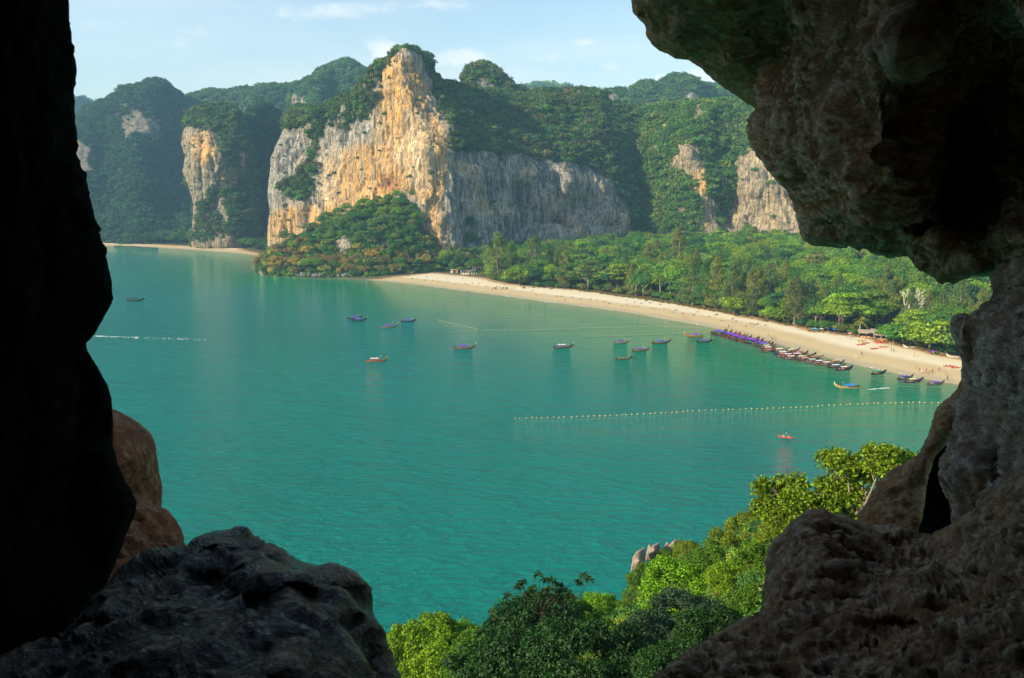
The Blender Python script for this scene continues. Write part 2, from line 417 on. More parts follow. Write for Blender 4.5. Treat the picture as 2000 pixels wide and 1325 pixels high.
V_M5 = [
 [(644, 208), (707, 170), (745, 181), (749, 204), (730, 232), (702, 240), (685, 262), (655, 250)],
 [(760, 122), (770, 102), (784, 92), (828, 100), (848, 132), (865, 164), (885, 192), (872, 222), (856, 218), (842, 190), (834, 150), (818, 116), (800, 104), (783, 104), (772, 116), (762, 130)],
 [(719, 160), (739, 118), (760, 118), (752, 150), (730, 180)],
 [(560, 226), (590, 205), (640, 210), (646, 235), (630, 285), (620, 312), (616, 372), (606, 386), (587, 396), (562, 384), (548, 386), (552, 368), (572, 355), (606, 322), (613, 285), (604, 252), (556, 254)],
 [(858, 160), (880, 150), (1030, 165), (1182, 185), (1272, 200), (1280, 300), (1275, 480), (1227, 452), (1222, 412), (1200, 380), (1190, 350), (1160, 330), (1125, 326), (1092, 312), (1042, 314), (1010, 304), (977, 312), (935, 300), (895, 305), (868, 290), (880, 260), (868, 235), (850, 215)],
 [(903, 437), (919, 425), (936, 438), (934, 474), (905, 474)],
]
OCHP = [[(640, 330), (700, 280), (745, 290), (745, 400), (640, 440)], [(745, 130), (780, 105), (815, 150), (850, 225), (875, 290), (880, 330), (862, 400), (872, 500), (835, 500), (840, 400), (800, 380), (740, 390), (690, 410), (655, 400), (660, 330), (700, 300), (740, 290), (748, 200)],
        [(528, 420), (600, 400), (660, 410), (650, 440), (560, 480), (528, 475)]]
RUSTP = [[(1070, 425), (1125, 420), (1130, 445), (1075, 448)], [(735, 340), (800, 335), (790, 378), (740, 375)], [(1040, 385), (1055, 390), (1050, 425), (1035, 420)]]
PALEP = [[(618, 300), (660, 280), (680, 300), (660, 400), (625, 420), (610, 380)], [(795, 215), (840, 225), (850, 330), (835, 380), (800, 350), (770, 300)],
         [(1185, 380), (1224, 415), (1226, 462), (1180, 460)]]
GREYP = [[(875, 300), (1200, 300), (1150, 370), (1060, 375), (1050, 470), (900, 500), (868, 400)], [(655, 225), (700, 215), (735, 250), (700, 290), (670, 290)], [(528, 290), (565, 260), (620, 300), (560, 350), (528, 400)]]
def tone_fn(vegp, ochp=(), rustp=(), palep=(), greyp=(), base=GREY, vegdef=0.0, rockp=None, soft=5):
    def f(V, N, P, S):
        n1 = fbm(V/np.array([7., 7, 90]), 4, .6); n2 = fbm(V/np.array([20., 20, 40]), 4, .55, off=9.); n3 = fbm(V/14., 4, .6, off=33.)
        n4 = fbm(V/np.array([3.2, 3.2, 60]), 3, .6, off=5.)
        o = np.clip(pmask(P, ochp, 14) + .8*n2, 0, 1) if len(ochp) else np.clip(.5*n2, 0, .5)
        c = lerp(np.tile(base, (len(V), 1)), PALE, sstep(n1, -.1, .45)*.55)
        g = pmask(P, greyp, 12) if len(greyp) else np.zeros(len(V))
        c = lerp(c, OCH, np.clip(o*(.55+.9*n1)*(1-.75*g)*1.25, 0, .95))
        if len(palep): c = lerp(c, PALE, pmask(P, palep, 10)*sstep(n1 + .5*n4, -.25, .35))
        c = lerp(c, np.array([.60, .59, .51]), g*sstep(n4+.6*n1, -.35, .3)*.75)
        if len(rustp): c = lerp(c, RUST, pmask(P, rustp, 7)*sstep(n3, -.3, .3)*.9)
        c = lerp(c, DARK, sstep(n1 - .3*o + .25*g + .35*n4, .14, .4)*.85)
        c = lerp(c, DARK, sstep(-n2 + .5*n4 - .4*o, .3, .6)*.5)
        c = lerp(c, BROWN, sstep(n3, .1, .45)*.4); n5 = fbm(V/np.array([45, 45, 30.]), 3, .55, off=71.)
        c = lerp(c, PALE*np.array([.9, .82, .7]), sstep(n5, .05, .4)*.6*g); c = c*(1 + .35*np.clip(n5, -.6, .6))[:, None]
        if rockp is not None:
            m = 1 - pmask(P + 9*np.c_[fbm(V/25., 3), fbm(V/25.+7, 3)], rockp, soft)
        else:
            m = pmask(P + 9*np.c_[fbm(V/25., 3), fbm(V/25.+7, 3)], vegp, soft)
        m = m*(1 - .9*sstep(fbm(V/np.array([15., 15, 26]), 4, .55, off=91.), .15, .30))
        c = lerp(c, SOILG, m*.8)
        return {'tone': np.c_[c, np.ones(len(V))], 'vegm': m}
    return f

CL = {}
def cliff(key, name, label, outline, ctrl, step, edgeR, edgeD, thick, disp, attrf, feats=(), jag=0, kind='structure'):
    o, s = relief(name, outline, ctrl, step, edgeR, edgeD, disp, M_lime, thick, 'skirt', jag, attrf, feats=feats)
    tag(o, label, 'cliff' if kind == 'structure' else None, kind=kind); s['att'] = attrf; CL[key] = s
    if kind == 'structure' and 'category' in o: del o['category']
    return o

# main wall: lit faces left of the prow, grey shaded wall to its right
out = [(527, 500), (526, 450), (530, 420), (525, 380), (533, 312), (542, 282), (554, 256), (565, 226), (580, 211), (595, 207), (606, 214), (629, 213), (642, 217), (647, 200),
       (674, 190), (695, 180), (707, 172), (719, 152), (730, 130), (739, 121), (750, 126), (757, 120), (764, 108), (775, 103), (782, 98), (794, 96), (806, 99), (824, 106), (835, 115), (840, 135),
       (851, 158), (860, 168), (880, 163), (905, 170), (930, 178), (985, 180), (1028, 187), (1045, 180), (1083, 178), (1108, 180), (1149, 178), (1174, 182),
       (1184, 199), (1202, 208), (1231, 211), (1272, 207), (1300, 240), (1310, 540), (900, 540), (700, 530), (560, 520)]
ctrl = [(527, 500, 850), (527, 300, 880), (580, 220, 905), (590, 400, 838), (632, 290, 872), (634, 400, 838), (632, 500, 826), (660, 400, 822), (720, 350, 806), (760, 300, 797), (800, 200, 800),
        (790, 110, 815), (745, 140, 826), (700, 200, 845), (700, 500, 800), (800, 500, 775), (850, 300, 768), (868, 420, 752), (872, 500, 746), (880, 250, 790), (900, 330, 782), (900, 480, 762), (960, 400, 800), (960, 300, 815),
        (1040, 400, 826), (1130, 400, 836), (1215, 430, 858), (1200, 340, 880), (1100, 300, 862), (1000, 480, 802), (1200, 500, 850),
        (900, 180, 905), (1000, 190, 965), (1100, 190, 985), (1200, 215, 985), (1250, 350, 945), (1250, 480, 905), (1300, 300, 960), (1000, 250, 880), (1150, 250, 915)]
feats = [(1010, 395, 18, 60, .022), (1140, 402, 28, 24, .026), (1072, 437, 36, 9, .022), (958, 350, 8, 60, -.012), (1108, 360, 12, 44, -.014), (1190, 440, 20, 12, .016), (1040, 340, 30, 10, -.010), (1185, 390, 14, 60, -.008), (770, 360, 30, 22, .012), (905, 440, 14, 60, .01), (748, 150, 7, 30, .014), (690, 300, 20, 60, .006), (725, 300, 10, 90, -.005),
         (832, 300, 14, 90, -.008), (1085, 430, 30, 14, .012), (940, 380, 9, 70, -.006), (1060, 240, 25, 50, -.012), (1130, 240, 20, 50, .012), (980, 240, 18, 45, .012)]
cliff('M5', 'limestone_cliff', 'tall ochre and grey limestone wall with a blunt wooded peak', out, ctrl, 1.7, 26, 26, 160, cliff_disp(1.0), tone_fn(V_M5, OCHP, RUSTP, PALEP, GREYP), feats)
# rounded knoll behind the shoulder
cliff('M5b', 'limestone_cliff', 'rounded wooded knoll with a grey rock face above the cliff shoulder', [(895, 260), (900, 190), (905, 172), (907, 154), (915, 137), (925, 130), (936, 127), (945, 127), (956, 133), (970, 142), (977, 149), (990, 160), (997, 166), (1008, 172), (1018, 178), (1030, 188), (1060, 215), (1060, 260)],
      [(900, 160, 985), (940, 130, 1010), (950, 220, 955), (1020, 185, 1000), (1060, 250, 1000), (900, 250, 965)], 2.5, 22, 25, 120, cliff_disp(.8),
      tone_fn(None, rockp=[[(925, 165), (945, 158), (975, 175), (990, 195), (960, 205), (915, 200)]]))
# right massif, running on behind the overhanging cave rock
R_M6 = [[(1325, 288), (1356, 290), (1372, 326), (1389, 367), (1376, 378), (1402, 400), (1402, 470), (1368, 470), (1366, 392), (1352, 379), (1360, 352), (1332, 336), (1319, 318)],
        [(1436, 326), (1452, 312), (1477, 296), (1502, 310), (1600, 330), (1720, 380), (1760, 470), (1522, 466), (1490, 462), (1477, 461), (1456, 441), (1440, 468), (1420, 478), (1411, 449), (1422, 408), (1430, 367)],
        [(1325, 262), (1338, 246), (1346, 262), (1334, 274)], [(1358, 232), (1368, 208), (1374, 235), (1364, 244)], [(1352, 222), (1362, 212), (1366, 226), (1356, 232)]]
out = [(1222, 540), (1222, 400), (1225, 300), (1228, 235), (1240, 216), (1272, 209), (1290, 208), (1313, 206), (1340, 203), (1374, 201), (1400, 200), (1415, 198), (1430, 200), (1452, 196), (1470, 202), (1485, 212), (1540, 225), (1600, 235),
       (1800, 250), (2100, 290), (2400, 330), (2500, 540)]
ctrl = [(1235, 400, 930), (1240, 300, 960), (1250, 480, 905), (1290, 450, 870), (1290, 300, 900), (1300, 220, 950), (1345, 300, 850), (1350, 420, 838), (1370, 205, 930), (1395, 450, 828), (1400, 350, 842), (1420, 300, 890), (1418, 430, 862),
        (1432, 400, 850), (1480, 380, 822), (1540, 420, 806), (1480, 300, 840), (1460, 210, 930), (1600, 400, 790), (1600, 250, 900), (1800, 400, 780), (2000, 450, 740), (1800, 270, 880), (2400, 500, 700), (2300, 350, 800)]
cliff('M6', 'limestone_cliff', 'green clad limestone massif with tan rock faces beyond the beach forest', out, ctrl, 1.9, 20, 26, 140, cliff_disp(1.0),
      tone_fn(None, [[(1365, 340), (1385, 340), (1385, 380), (1365, 380)]], (), (), (), base=np.array([.40, .335, .22]), rockp=R_M6),
      feats=[(1500, 350, 10, 60, .006), (1455, 400, 8, 70, -.006), (1550, 400, 16, 40, .008)])
# isolated tower at the far bay
R_M3 = [[(355, 250), (392, 254), (405, 262), (426, 260), (432, 290), (441, 318), (467, 335), (460, 365), (437, 380), (415, 365), (396, 376), (390, 400), (391, 458), (374, 452), (379, 410), (368, 365), (355, 335), (362, 305), (355, 282)],
        [(370, 466), (400, 470), (470, 462), (470, 486), (400, 488), (370, 478)], [(430, 385), (450, 390), (452, 440), (432, 430)], [(462, 290), (480, 300), (478, 360), (466, 350)]]
out = [(374, 482), (378, 455), (380, 417), (376, 387), (366, 357), (359, 335), (366, 305), (357, 282), (359, 262), (364, 249), (366, 232), (374, 219), (389, 212), (405, 211), (415, 209), (430, 207), (440, 208), (449, 211), (458, 216), (464, 222), (471, 241),
       (479, 262), (488, 290), (494, 320), (499, 360), (501, 399), (503, 440), (507, 480), (500, 496), (400, 492)]
ctrl = [(360, 300, 1120), (370, 480, 1085), (400, 300, 1068), (400, 470, 1050), (440, 300, 1062), (450, 470, 1038), (490, 350, 1110), (500, 480, 1080), (420, 212, 1120)]
cliff('M3', 'limestone_tower', 'isolated limestone tower with a wooded cap above the far beach', out, ctrl, 1.7, 16, 34, 110, cliff_disp(1.15),
      tone_fn(None, [[(378, 270), (408, 262), (428, 300), (400, 330)]], (), (), (), base=np.array([.31, .27, .19]), rockp=R_M3, soft=4), feats=[(398, 300, 5, 80, .01), (425, 420, 18, 60, .012)])
out = [(470, 500), (476, 300), (479, 245), (486, 222), (497, 209), (505, 206), (512, 205), (520, 206), (527, 209), (534, 215), (539, 221), (546, 236), (556, 258), (575, 300), (590, 500)]
cliff('M3b', 'limestone_tower', 'rounded forested tower standing in shade behind the isolated tower', out, [(480, 300, 1190), (515, 215, 1200), (515, 400, 1150), (560, 300, 1230), (560, 480, 1180), (480, 480, 1140)], 2.5, 20, 40, 120, cliff_disp(.8), tone_fn(None, rockp=[]))
# hazy mountain on the left
R_M1 = [[(229, 226), (250, 232), (262, 214), (275, 208), (292, 232), (311, 236), (312, 279), (290, 279), (272, 262), (262, 270), (250, 279), (243, 262)], [(327, 226), (340, 224), (342, 243), (328, 244)], [(140, 262), (160, 270), (176, 300), (174, 367), (160, 340), (140, 330)]]
out = [(-700, 500), (-700, 330), (-300, 300), (0, 262), (100, 248), (145, 236), (158, 226), (170, 218), (182, 210), (195, 204), (206, 200), (213, 197), (226, 187), (240, 180), (256, 174), (270, 172), (286, 166), (300, 161), (312, 161), (322, 167), (332, 178), (342, 184), (351, 190), (358, 199), (368, 214),
       (385, 255), (410, 300), (440, 360), (480, 500)]
ctrl = [(0, 300, 1480), (100, 250, 1500), (150, 480, 1180), (150, 400, 1310), (150, 330, 1400), (220, 470, 1175), (220, 400, 1320), (230, 300, 1430), (240, 190, 1560), (300, 170, 1580), (300, 260, 1480), (300, 330, 1420), (300, 400, 1330), (300, 470, 1170), (360, 220, 1640), (360, 300, 1560),
        (360, 400, 1380), (360, 480, 1165), (450, 480, 1200), (440, 380, 1500), (-500, 480, 1300), (-500, 350, 1700)]
cliff('M1', 'forested_mountain', 'dark hazy forested mountain on the far side of the bay', out, ctrl, 2.6, 20, 60, 400, veg_disp(1.0), tone_fn(None, rockp=R_M1, base=np.array([.19, .175, .14]), soft=7), feats=[(205, 320, 30, 120, .02), (270, 350, 26, 120, -.02), (335, 330, 24, 110, .02)])  # rock base darkened, painting the mountain's shade into its colour
cliff('M0', 'forested_mountain', 'small distant hill at the edge of the far range', [(-400, 420), (-300, 240), (60, 205), (120, 196), (145, 199), (155, 200), (163, 204), (170, 210), (185, 222), (260, 300), (300, 420)],
      [(100, 210, 2500), (100, 400, 2300), (260, 400, 2500)], 5, 20, 90, 400, veg_disp(1.4), tone_fn(None, rockp=[]))
# back ridge
out = [(330, 420), (345, 230), (362, 201), (374, 191), (395, 185), (415, 180), (430, 182), (449, 181), (470, 181), (482, 176), (490, 178), (505, 176), (515, 172), (524, 171), (545, 173), (558, 170), (572, 171), (585, 166), (596, 160), (606, 157), (618, 151), (629, 147), (640, 140), (651, 131), (662, 125), (670, 122), (678, 124),
       (685, 125), (694, 128), (700, 132), (710, 139), (717, 146), (740, 165), (760, 180), (800, 300), (800, 420)]
ctrl = [(370, 200, 1750), (370, 400, 1600), (470, 190, 1700), (450, 260, 1660), (530, 180, 1650), (530, 260, 1590), (600, 165, 1600), (600, 260, 1540), (670, 125, 1640), (660, 200, 1540), (720, 160, 1600), (720, 300, 1500), (800, 400, 1500)]
cliff('M2', 'forested_mountain', 'blue green wooded ridge behind the towers rising to a rounded summit', out, ctrl, 2.6, 14, 60, 400, veg_disp(1.1), tone_fn(None, rockp=[[(456, 212), (470, 222), (480, 208), (492, 212), (490, 246), (478, 240), (465, 250)], [(570, 188), (590, 196), (600, 190), (608, 215), (580, 214)]], base=np.array([.24, .23, .2]), soft=6),
      feats=[(560, 200, 12, 60, .03), (620, 200, 14, 60, -.03), (650, 190, 12, 60, .03), (500, 210, 14, 50, -.02)])
out = [(1000, 300), (1012, 182), (1022, 176), (1034, 173), (1046, 172), (1060, 172), (1073, 173), (1090, 177), (1120, 186), (1160, 196), (1180, 300)]
cliff('M7a', 'forested_mountain', 'pale distant hill showing between the knoll and the main ridge', out, [(1020, 180, 2600), (1060, 174, 2700), (1100, 280, 2400), (1170, 200, 2700)], 4, 8, 50, 400, veg_disp(1.2), tone_fn(None, rockp=[]))
out = [(1150, 330), (1160, 200), (1172, 184), (1190, 181), (1210, 180), (1222, 183), (1235, 178), (1243, 170), (1251, 166), (1258, 164), (1268, 161), (1275, 163), (1281, 169), (1290, 164), (1301, 158), (1310, 153), (1321, 150), (1332, 150), (1342, 153), (1352, 158), (1362, 162), (1372, 167), (1380, 168), (1395, 171),
       (1415, 173), (1425, 178), (1436, 182), (1460, 186), (1500, 200), (1600, 220), (1700, 330)]
ctrl = [(1170, 190, 1500), (1180, 300, 1350), (1265, 165, 1540), (1265, 260, 1400), (1330, 155, 1500), (1330, 260, 1380), (1375, 200, 1420), (1400, 180, 1560), (1500, 210, 1600), (1500, 300, 1450), (1650, 320, 1500)]
cliff('M7', 'forested_mountain', 'hazy wooded mountain with a grey rock band behind the right massif', out, ctrl, 2.6, 12, 50, 400, cliff_disp(1.2), tone_fn(None, rockp=[[(1338, 190), (1352, 180), (1362, 192), (1372, 182), (1376, 204), (1360, 206), (1340, 200)], [(1180, 190), (1192, 184), (1204, 196), (1196, 206), (1182, 204)]], base=np.array([.24, .23, .2]), soft=6),
      feats=[(1290, 190, 12, 50, .03), (1350, 200, 10, 50, -.02), (1385, 190, 9, 40, .03)])
# headland: a steep wooded spur that runs down to the water
out = [(505, 545), (503, 524), (512, 512), (520, 500), (528, 492), (545, 484), (570, 472), (598, 458), (620, 448), (652, 432), (680, 418), (700, 411), (728, 400), (750, 394), (775, 393), (790, 390), (803, 379), (815, 376), (823, 394), (830, 424), (842, 442), (850, 468), (853, 500), (868, 525), (890, 540), (700, 552)]
ctrl = [(505, 535, 716), (515, 505, 735), (545, 480, 752), (560, 535, 702), (620, 440, 772), (620, 500, 732), (640, 540, 692), (673, 500, 722), (673, 465, 735), (700, 400, 782), (720, 460, 742), (720, 540, 690), (810, 366, 776), (800, 430, 752), (800, 500, 722), (800, 540, 702), (850, 460, 762), (860, 530, 722), (880, 540, 724)]
cliff('HL', 'headland', 'steep wooded headland running down to dark shore rocks', out, ctrl, 2.4, 12, 14, 90, lambda V, N, P, S: .35*cliff_disp(1.0)(V, N, P, S), tone_fn(None, rockp=[[(660, 470), (672, 462), (684, 468), (688, 490), (680, 508), (666, 506)]], base=np.array([.42, .38, .3]), soft=3))

# the air over the bay
hz = bpy.data.materials.new('hazy_air'); hz.use_nodes = True; hz.node_tree.nodes.clear()
pv = hz.node_tree.nodes.new('ShaderNodeVolumePrincipled'); ho = hz.node_tree.nodes.new('ShaderNodeOutputMaterial'); hz.node_tree.links.new(pv.outputs[0], ho.inputs['Volume'])
pv.inputs['Color'].default_value = (.34, .70, 1.0, 1); pv.inputs['Density'].default_value = .00013; pv.inputs['Anisotropy'].default_value = .0
bx = np.array([[x, y, z] for x in (-5200, 5200) for y in (-3200, 6300) for z in (-8, 520)], float)
o = link('haze', make_mesh('haze', bx, np.array([[0, 1, 3, 2], [4, 6, 7, 5], [0, 4, 5, 1], [2, 3, 7, 6], [0, 2, 6, 4], [1, 5, 7, 3]]), hz, False)); tag(o, 'thin bluish sea haze over the whole bay', kind='stuff')

# ------------------------------------------------------------------ cave
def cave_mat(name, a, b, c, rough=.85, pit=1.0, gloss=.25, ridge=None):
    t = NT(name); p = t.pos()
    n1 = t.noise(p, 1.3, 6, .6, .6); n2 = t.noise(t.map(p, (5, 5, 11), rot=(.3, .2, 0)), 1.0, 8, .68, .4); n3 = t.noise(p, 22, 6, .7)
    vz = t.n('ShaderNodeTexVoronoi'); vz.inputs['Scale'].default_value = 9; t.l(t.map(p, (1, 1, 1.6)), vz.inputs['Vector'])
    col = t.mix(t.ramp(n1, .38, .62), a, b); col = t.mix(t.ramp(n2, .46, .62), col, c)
    col = t.mix(t.ramp(n3, .35, .6, .55, 0), col, tuple(x*.35 for x in a))  # pits painted darker, shading put into the colour
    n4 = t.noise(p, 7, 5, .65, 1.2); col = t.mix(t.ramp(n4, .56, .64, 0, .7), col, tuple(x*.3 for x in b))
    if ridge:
        pt = t.n('ShaderNodeNewGeometry').outputs['Pointiness']; col = t.mix(t.math('MULTIPLY', t.ramp(pt, .506 if name == 'dark_rock_lit_ridges' else .502, .524 if name == 'dark_rock_lit_ridges' else .53, 0, .7 if name == 'dark_rock_lit_ridges' else .6), t.ramp(n2, .35, .6)), col, ridge)  # convex edges coloured paler, a painted highlight
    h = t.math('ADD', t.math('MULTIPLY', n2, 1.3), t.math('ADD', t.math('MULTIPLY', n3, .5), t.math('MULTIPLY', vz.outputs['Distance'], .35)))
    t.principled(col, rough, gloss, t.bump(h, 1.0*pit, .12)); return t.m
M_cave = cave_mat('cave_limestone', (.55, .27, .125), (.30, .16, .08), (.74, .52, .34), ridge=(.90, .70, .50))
M_black = cave_mat('unlit_cave_limestone', (.006, .005, .004), (.004, .003, .003), (.012, .011, .010), 1.0, 1.0, .03)  # near-black copy of the limestone, the cave's shade put into its colour
M_rust = cave_mat('red_brown_limestone', (.46, .15, .05), (.26, .09, .035), (.56, .27, .13))  # orange red brown throughout
M_warm = cave_mat('warm_cave_limestone', (.62, .30, .11), (.40, .20, .09), (.72, .50, .30))  # warm orange brown throughout
M_grey = cave_mat('weathered_grey_limestone', (.46, .29, .18), (.58, .42, .29), (.80, .64, .50), ridge=(.88, .82, .72))
M_pol = cave_mat('dark_rock_lit_ridges', (.006, .004, .003), (.008, .006, .004), (.028, .020, .014), .28, .8, .5, ridge=(.60, .44, .29))

def cdisp(big, mid, fine, stretch=(1, 1, 1), seed=0.0, pits=0.0):
    st = np.array(stretch, float)
    def f(V, N, P, S):
        W = V*st + seed
        d = big*fbm(W*1.1, 3) + mid*fbm(W*3.6, 4, .55, True) + fine*fbm(W*13, 4, .6)
        if pits: d = d - pits*sstep(fbm(W*7.5, 3), .12, .5)
        return d*(.25+.75*np.minimum(S/25., 1))
    return f
def rock(name, label, cat, outline, ctrl, step, edgeR, edgeD, thick, disp, mat, jag=0, feats=(), kind=None):
    o, s = relief(name, outline, ctrl, step, edgeR, edgeD, disp, mat, thick, 'full', jag, None, feats=feats)
    tag(o, label, cat, kind=kind); return o, s

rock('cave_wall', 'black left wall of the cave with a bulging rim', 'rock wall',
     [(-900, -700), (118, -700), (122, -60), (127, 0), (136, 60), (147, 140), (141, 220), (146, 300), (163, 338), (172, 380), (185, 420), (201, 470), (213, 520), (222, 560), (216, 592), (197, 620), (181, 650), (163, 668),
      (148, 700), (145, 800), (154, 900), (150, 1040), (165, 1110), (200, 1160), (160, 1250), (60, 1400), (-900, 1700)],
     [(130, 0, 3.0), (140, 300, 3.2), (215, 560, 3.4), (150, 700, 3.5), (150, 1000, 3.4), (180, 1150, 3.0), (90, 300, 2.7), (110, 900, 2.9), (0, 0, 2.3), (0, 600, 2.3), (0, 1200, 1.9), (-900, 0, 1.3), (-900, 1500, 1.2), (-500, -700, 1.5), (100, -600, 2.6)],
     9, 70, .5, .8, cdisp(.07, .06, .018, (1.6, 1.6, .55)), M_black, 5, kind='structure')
rock('knobbly_rock', 'dark rough knob of rock below the bulging rim of the left cave wall', 'rock',
     [(110, 640), (163, 662), (167, 690), (188, 722), (208, 755), (217, 790), (219, 830), (215, 885), (190, 900), (100, 900)],
     [(160, 670, 3.7), (215, 800, 3.8), (180, 760, 3.5), (120, 800, 3.3), (150, 890, 3.5)], 4, 30, .22, .5, cdisp(.04, .05, .02, (1.5, 1.5, .8), 3.), M_black, 2)
rock('hanging_boulder', 'black hanging lump of rock with a pale top beside the brown rock', 'rock',
     [(100, 850), (150, 833), (165, 826), (190, 829), (212, 842), (219, 872), (228, 905), (239, 937), (255, 960), (265, 980), (260, 1006), (242, 1051), (225, 1097), (204, 1149), (190, 1180), (100, 1200)],
     [(190, 835, 3.9), (210, 860, 3.6), (260, 980, 3.5), (190, 900, 3.2), (200, 1040, 3.1), (200, 1150, 3.3), (110, 1000, 3.0)], 4, 35, .3, .6, cdisp(.05, .04, .012, (1, 1, 1), 7.), M_black, 2)
rock('brown_rock', 'smooth reddish brown rock lit beyond the left cave wall', 'rock',
     [(150, 790), (219, 799), (232, 804), (246, 812), (268, 826), (286, 840), (298, 856), (303, 872), (306, 900), (309, 922), (316, 950), (314, 975), (311, 1000), (300, 1030), (150, 1060)],
     [(220, 800, 6.6), (300, 870, 6.7), (312, 960, 6.5), (260, 900, 6.0), (240, 980, 5.9), (180, 900, 5.6)], 4, 26, .35, 1.0, cdisp(.07, .03, .012, (1, 1, 1), 11.), M_rust, 2)
rock('pitted_rock', 'pitted brown rock at the foot of the smooth reddish rock', 'rock',
     [(150, 1000), (250, 965), (300, 985), (330, 1000), (346, 1020), (356, 1042), (362, 1066), (330, 1120), (250, 1200), (150, 1220)],
     [(300, 990, 5.6), (355, 1050, 5.5), (250, 980, 5.4), (260, 1060, 4.8), (200, 1150, 4.2), (320, 1100, 4.9)], 4, 28, .3, .9, cdisp(.06, .05, .03, (1, 1, 1), 13., .05), M_rust, 3)
rock('boulder', 'big smooth dark boulder with ridges painted pale as highlights below the left cave wall', 'boulder',
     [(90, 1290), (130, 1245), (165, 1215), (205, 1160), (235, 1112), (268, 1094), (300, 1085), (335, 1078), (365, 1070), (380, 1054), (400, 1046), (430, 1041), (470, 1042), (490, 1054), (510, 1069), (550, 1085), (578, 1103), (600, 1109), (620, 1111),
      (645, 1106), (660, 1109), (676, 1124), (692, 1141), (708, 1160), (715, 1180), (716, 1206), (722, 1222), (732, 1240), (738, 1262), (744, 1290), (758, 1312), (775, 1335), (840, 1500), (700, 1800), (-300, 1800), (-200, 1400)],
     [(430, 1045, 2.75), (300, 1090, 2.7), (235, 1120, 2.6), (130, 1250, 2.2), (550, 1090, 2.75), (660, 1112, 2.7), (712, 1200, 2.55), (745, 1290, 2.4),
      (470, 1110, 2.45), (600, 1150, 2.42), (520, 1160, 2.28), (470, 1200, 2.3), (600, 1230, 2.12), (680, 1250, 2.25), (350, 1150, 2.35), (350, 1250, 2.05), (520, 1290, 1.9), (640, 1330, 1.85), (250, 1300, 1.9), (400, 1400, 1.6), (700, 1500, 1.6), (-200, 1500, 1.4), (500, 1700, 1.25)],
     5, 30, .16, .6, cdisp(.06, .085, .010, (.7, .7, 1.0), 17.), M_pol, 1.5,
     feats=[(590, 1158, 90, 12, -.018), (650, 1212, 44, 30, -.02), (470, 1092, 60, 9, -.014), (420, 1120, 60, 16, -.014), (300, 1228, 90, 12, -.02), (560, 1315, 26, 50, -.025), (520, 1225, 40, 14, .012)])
rock('rock_flake', 'overhanging flake of cave roof with an orange underside', 'rock',
     [(1180, -700), (1215, -100), (1230, 0), (1236, 20), (1248, 36), (1262, 50), (1264, 66), (1276, 86), (1296, 100), (1320, 112), (1346, 117), (1368, 132), (1400, 158), (1420, 172), (1440, 184), (1462, 200), (1493, 216), (1560, 330), (1700, 200), (1700, -700)],
     [(1235, 20, 8.6), (1270, 60, 8.8), (1340, 110, 9.2), (1440, 180, 9.6), (1490, 210, 9.8), (1330, 40, 7.2), (1430, 110, 7.6), (1300, -40, 6.4), (1250, -300, 6), (1450, 0, 6.6), (1250, -650, 5), (1600, -300, 5), (1600, 200, 9.5)],
     5, 26, .35, .8, cdisp(.16, .10, .03, (.8, .8, 1.4), 23.), M_warm, 3)
_, BUT = rock('hanging_buttress', 'massive overhanging buttress of grey brown rock with stalactite stubs', 'rock',
     [(1370, -700), (1400, -120), (1425, 0), (1440, 30), (1452, 60), (1466, 90), (1480, 120), (1484, 160), (1493, 200), (1494, 214), (1480, 226), (1471, 250), (1478, 280), (1488, 308), (1505, 328), (1522, 346), (1545, 372), (1554, 400), (1560, 425), (1566, 448), (1572, 462), (1590, 474), (1620, 480),
      (1640, 484), (1655, 487), (1662, 479), (1668, 482), (1673, 490), (1680, 491), (1687, 481), (1696, 492), (1712, 500), (1740, 504), (1752, 498), (1768, 496), (1785, 505), (1793, 518), (1808, 527), (1824, 531), (1840, 541), (1862, 543), (1882, 540), (1895, 534), (1915, 536), (1940, 531), (1960, 540),
      (2050, 560), (2300, 600), (2900, 600), (2900, -700)],
     [(1440, 30, 8.6), (1484, 140, 8.6), (1476, 250, 8.2), (1550, 380, 7.6), (1575, 465, 7.3), (1650, 485, 7.0), (1740, 500, 6.9), (1850, 540, 6.6), (1950, 530, 6.3), (1520, 100, 7.4), (1560, 250, 6.8), (1640, 330, 6.1), (1640, 430, 6.5), (1560, 0, 6.4), (1700, 150, 5.2), (1780, 90, 4.5), (1730, 300, 5.0), (1740, 420, 5.6),
      (1810, 120, 4.9), (1850, 220, 6.3), (1900, 320, 6.6), (1830, 470, 5.8), (1900, 400, 6.2), (1840, 380, 6.2), (1900, 510, 5.6), (1900, 140, 5.9), (2000, 100, 5.4), (2000, 300, 5.6), (2000, 480, 4.7), (2300, 100, 3.0), (2300, 560, 3.6), (2850, 0, 1.8), (2850, 580, 2.0), (1800, -600, 3.6), (1500, -600, 4.8)],
     4, 30, .5, 1.0, cdisp(.34, .10, .05, (1, 1, .7), 31.), M_cave, 4,
     feats=[(1500, 230, 22, 30, .02), (1620, 130, 24, 120, .03), (1540, 160, 22, 120, -.02), (1690, 440, 20, 30, -.03), (1740, 460, 14, 30, .03), (1560, 430, 20, 20, -.02), (1800, 440, 40, 16, .04), (1850, 470, 60, 14, -.04)])
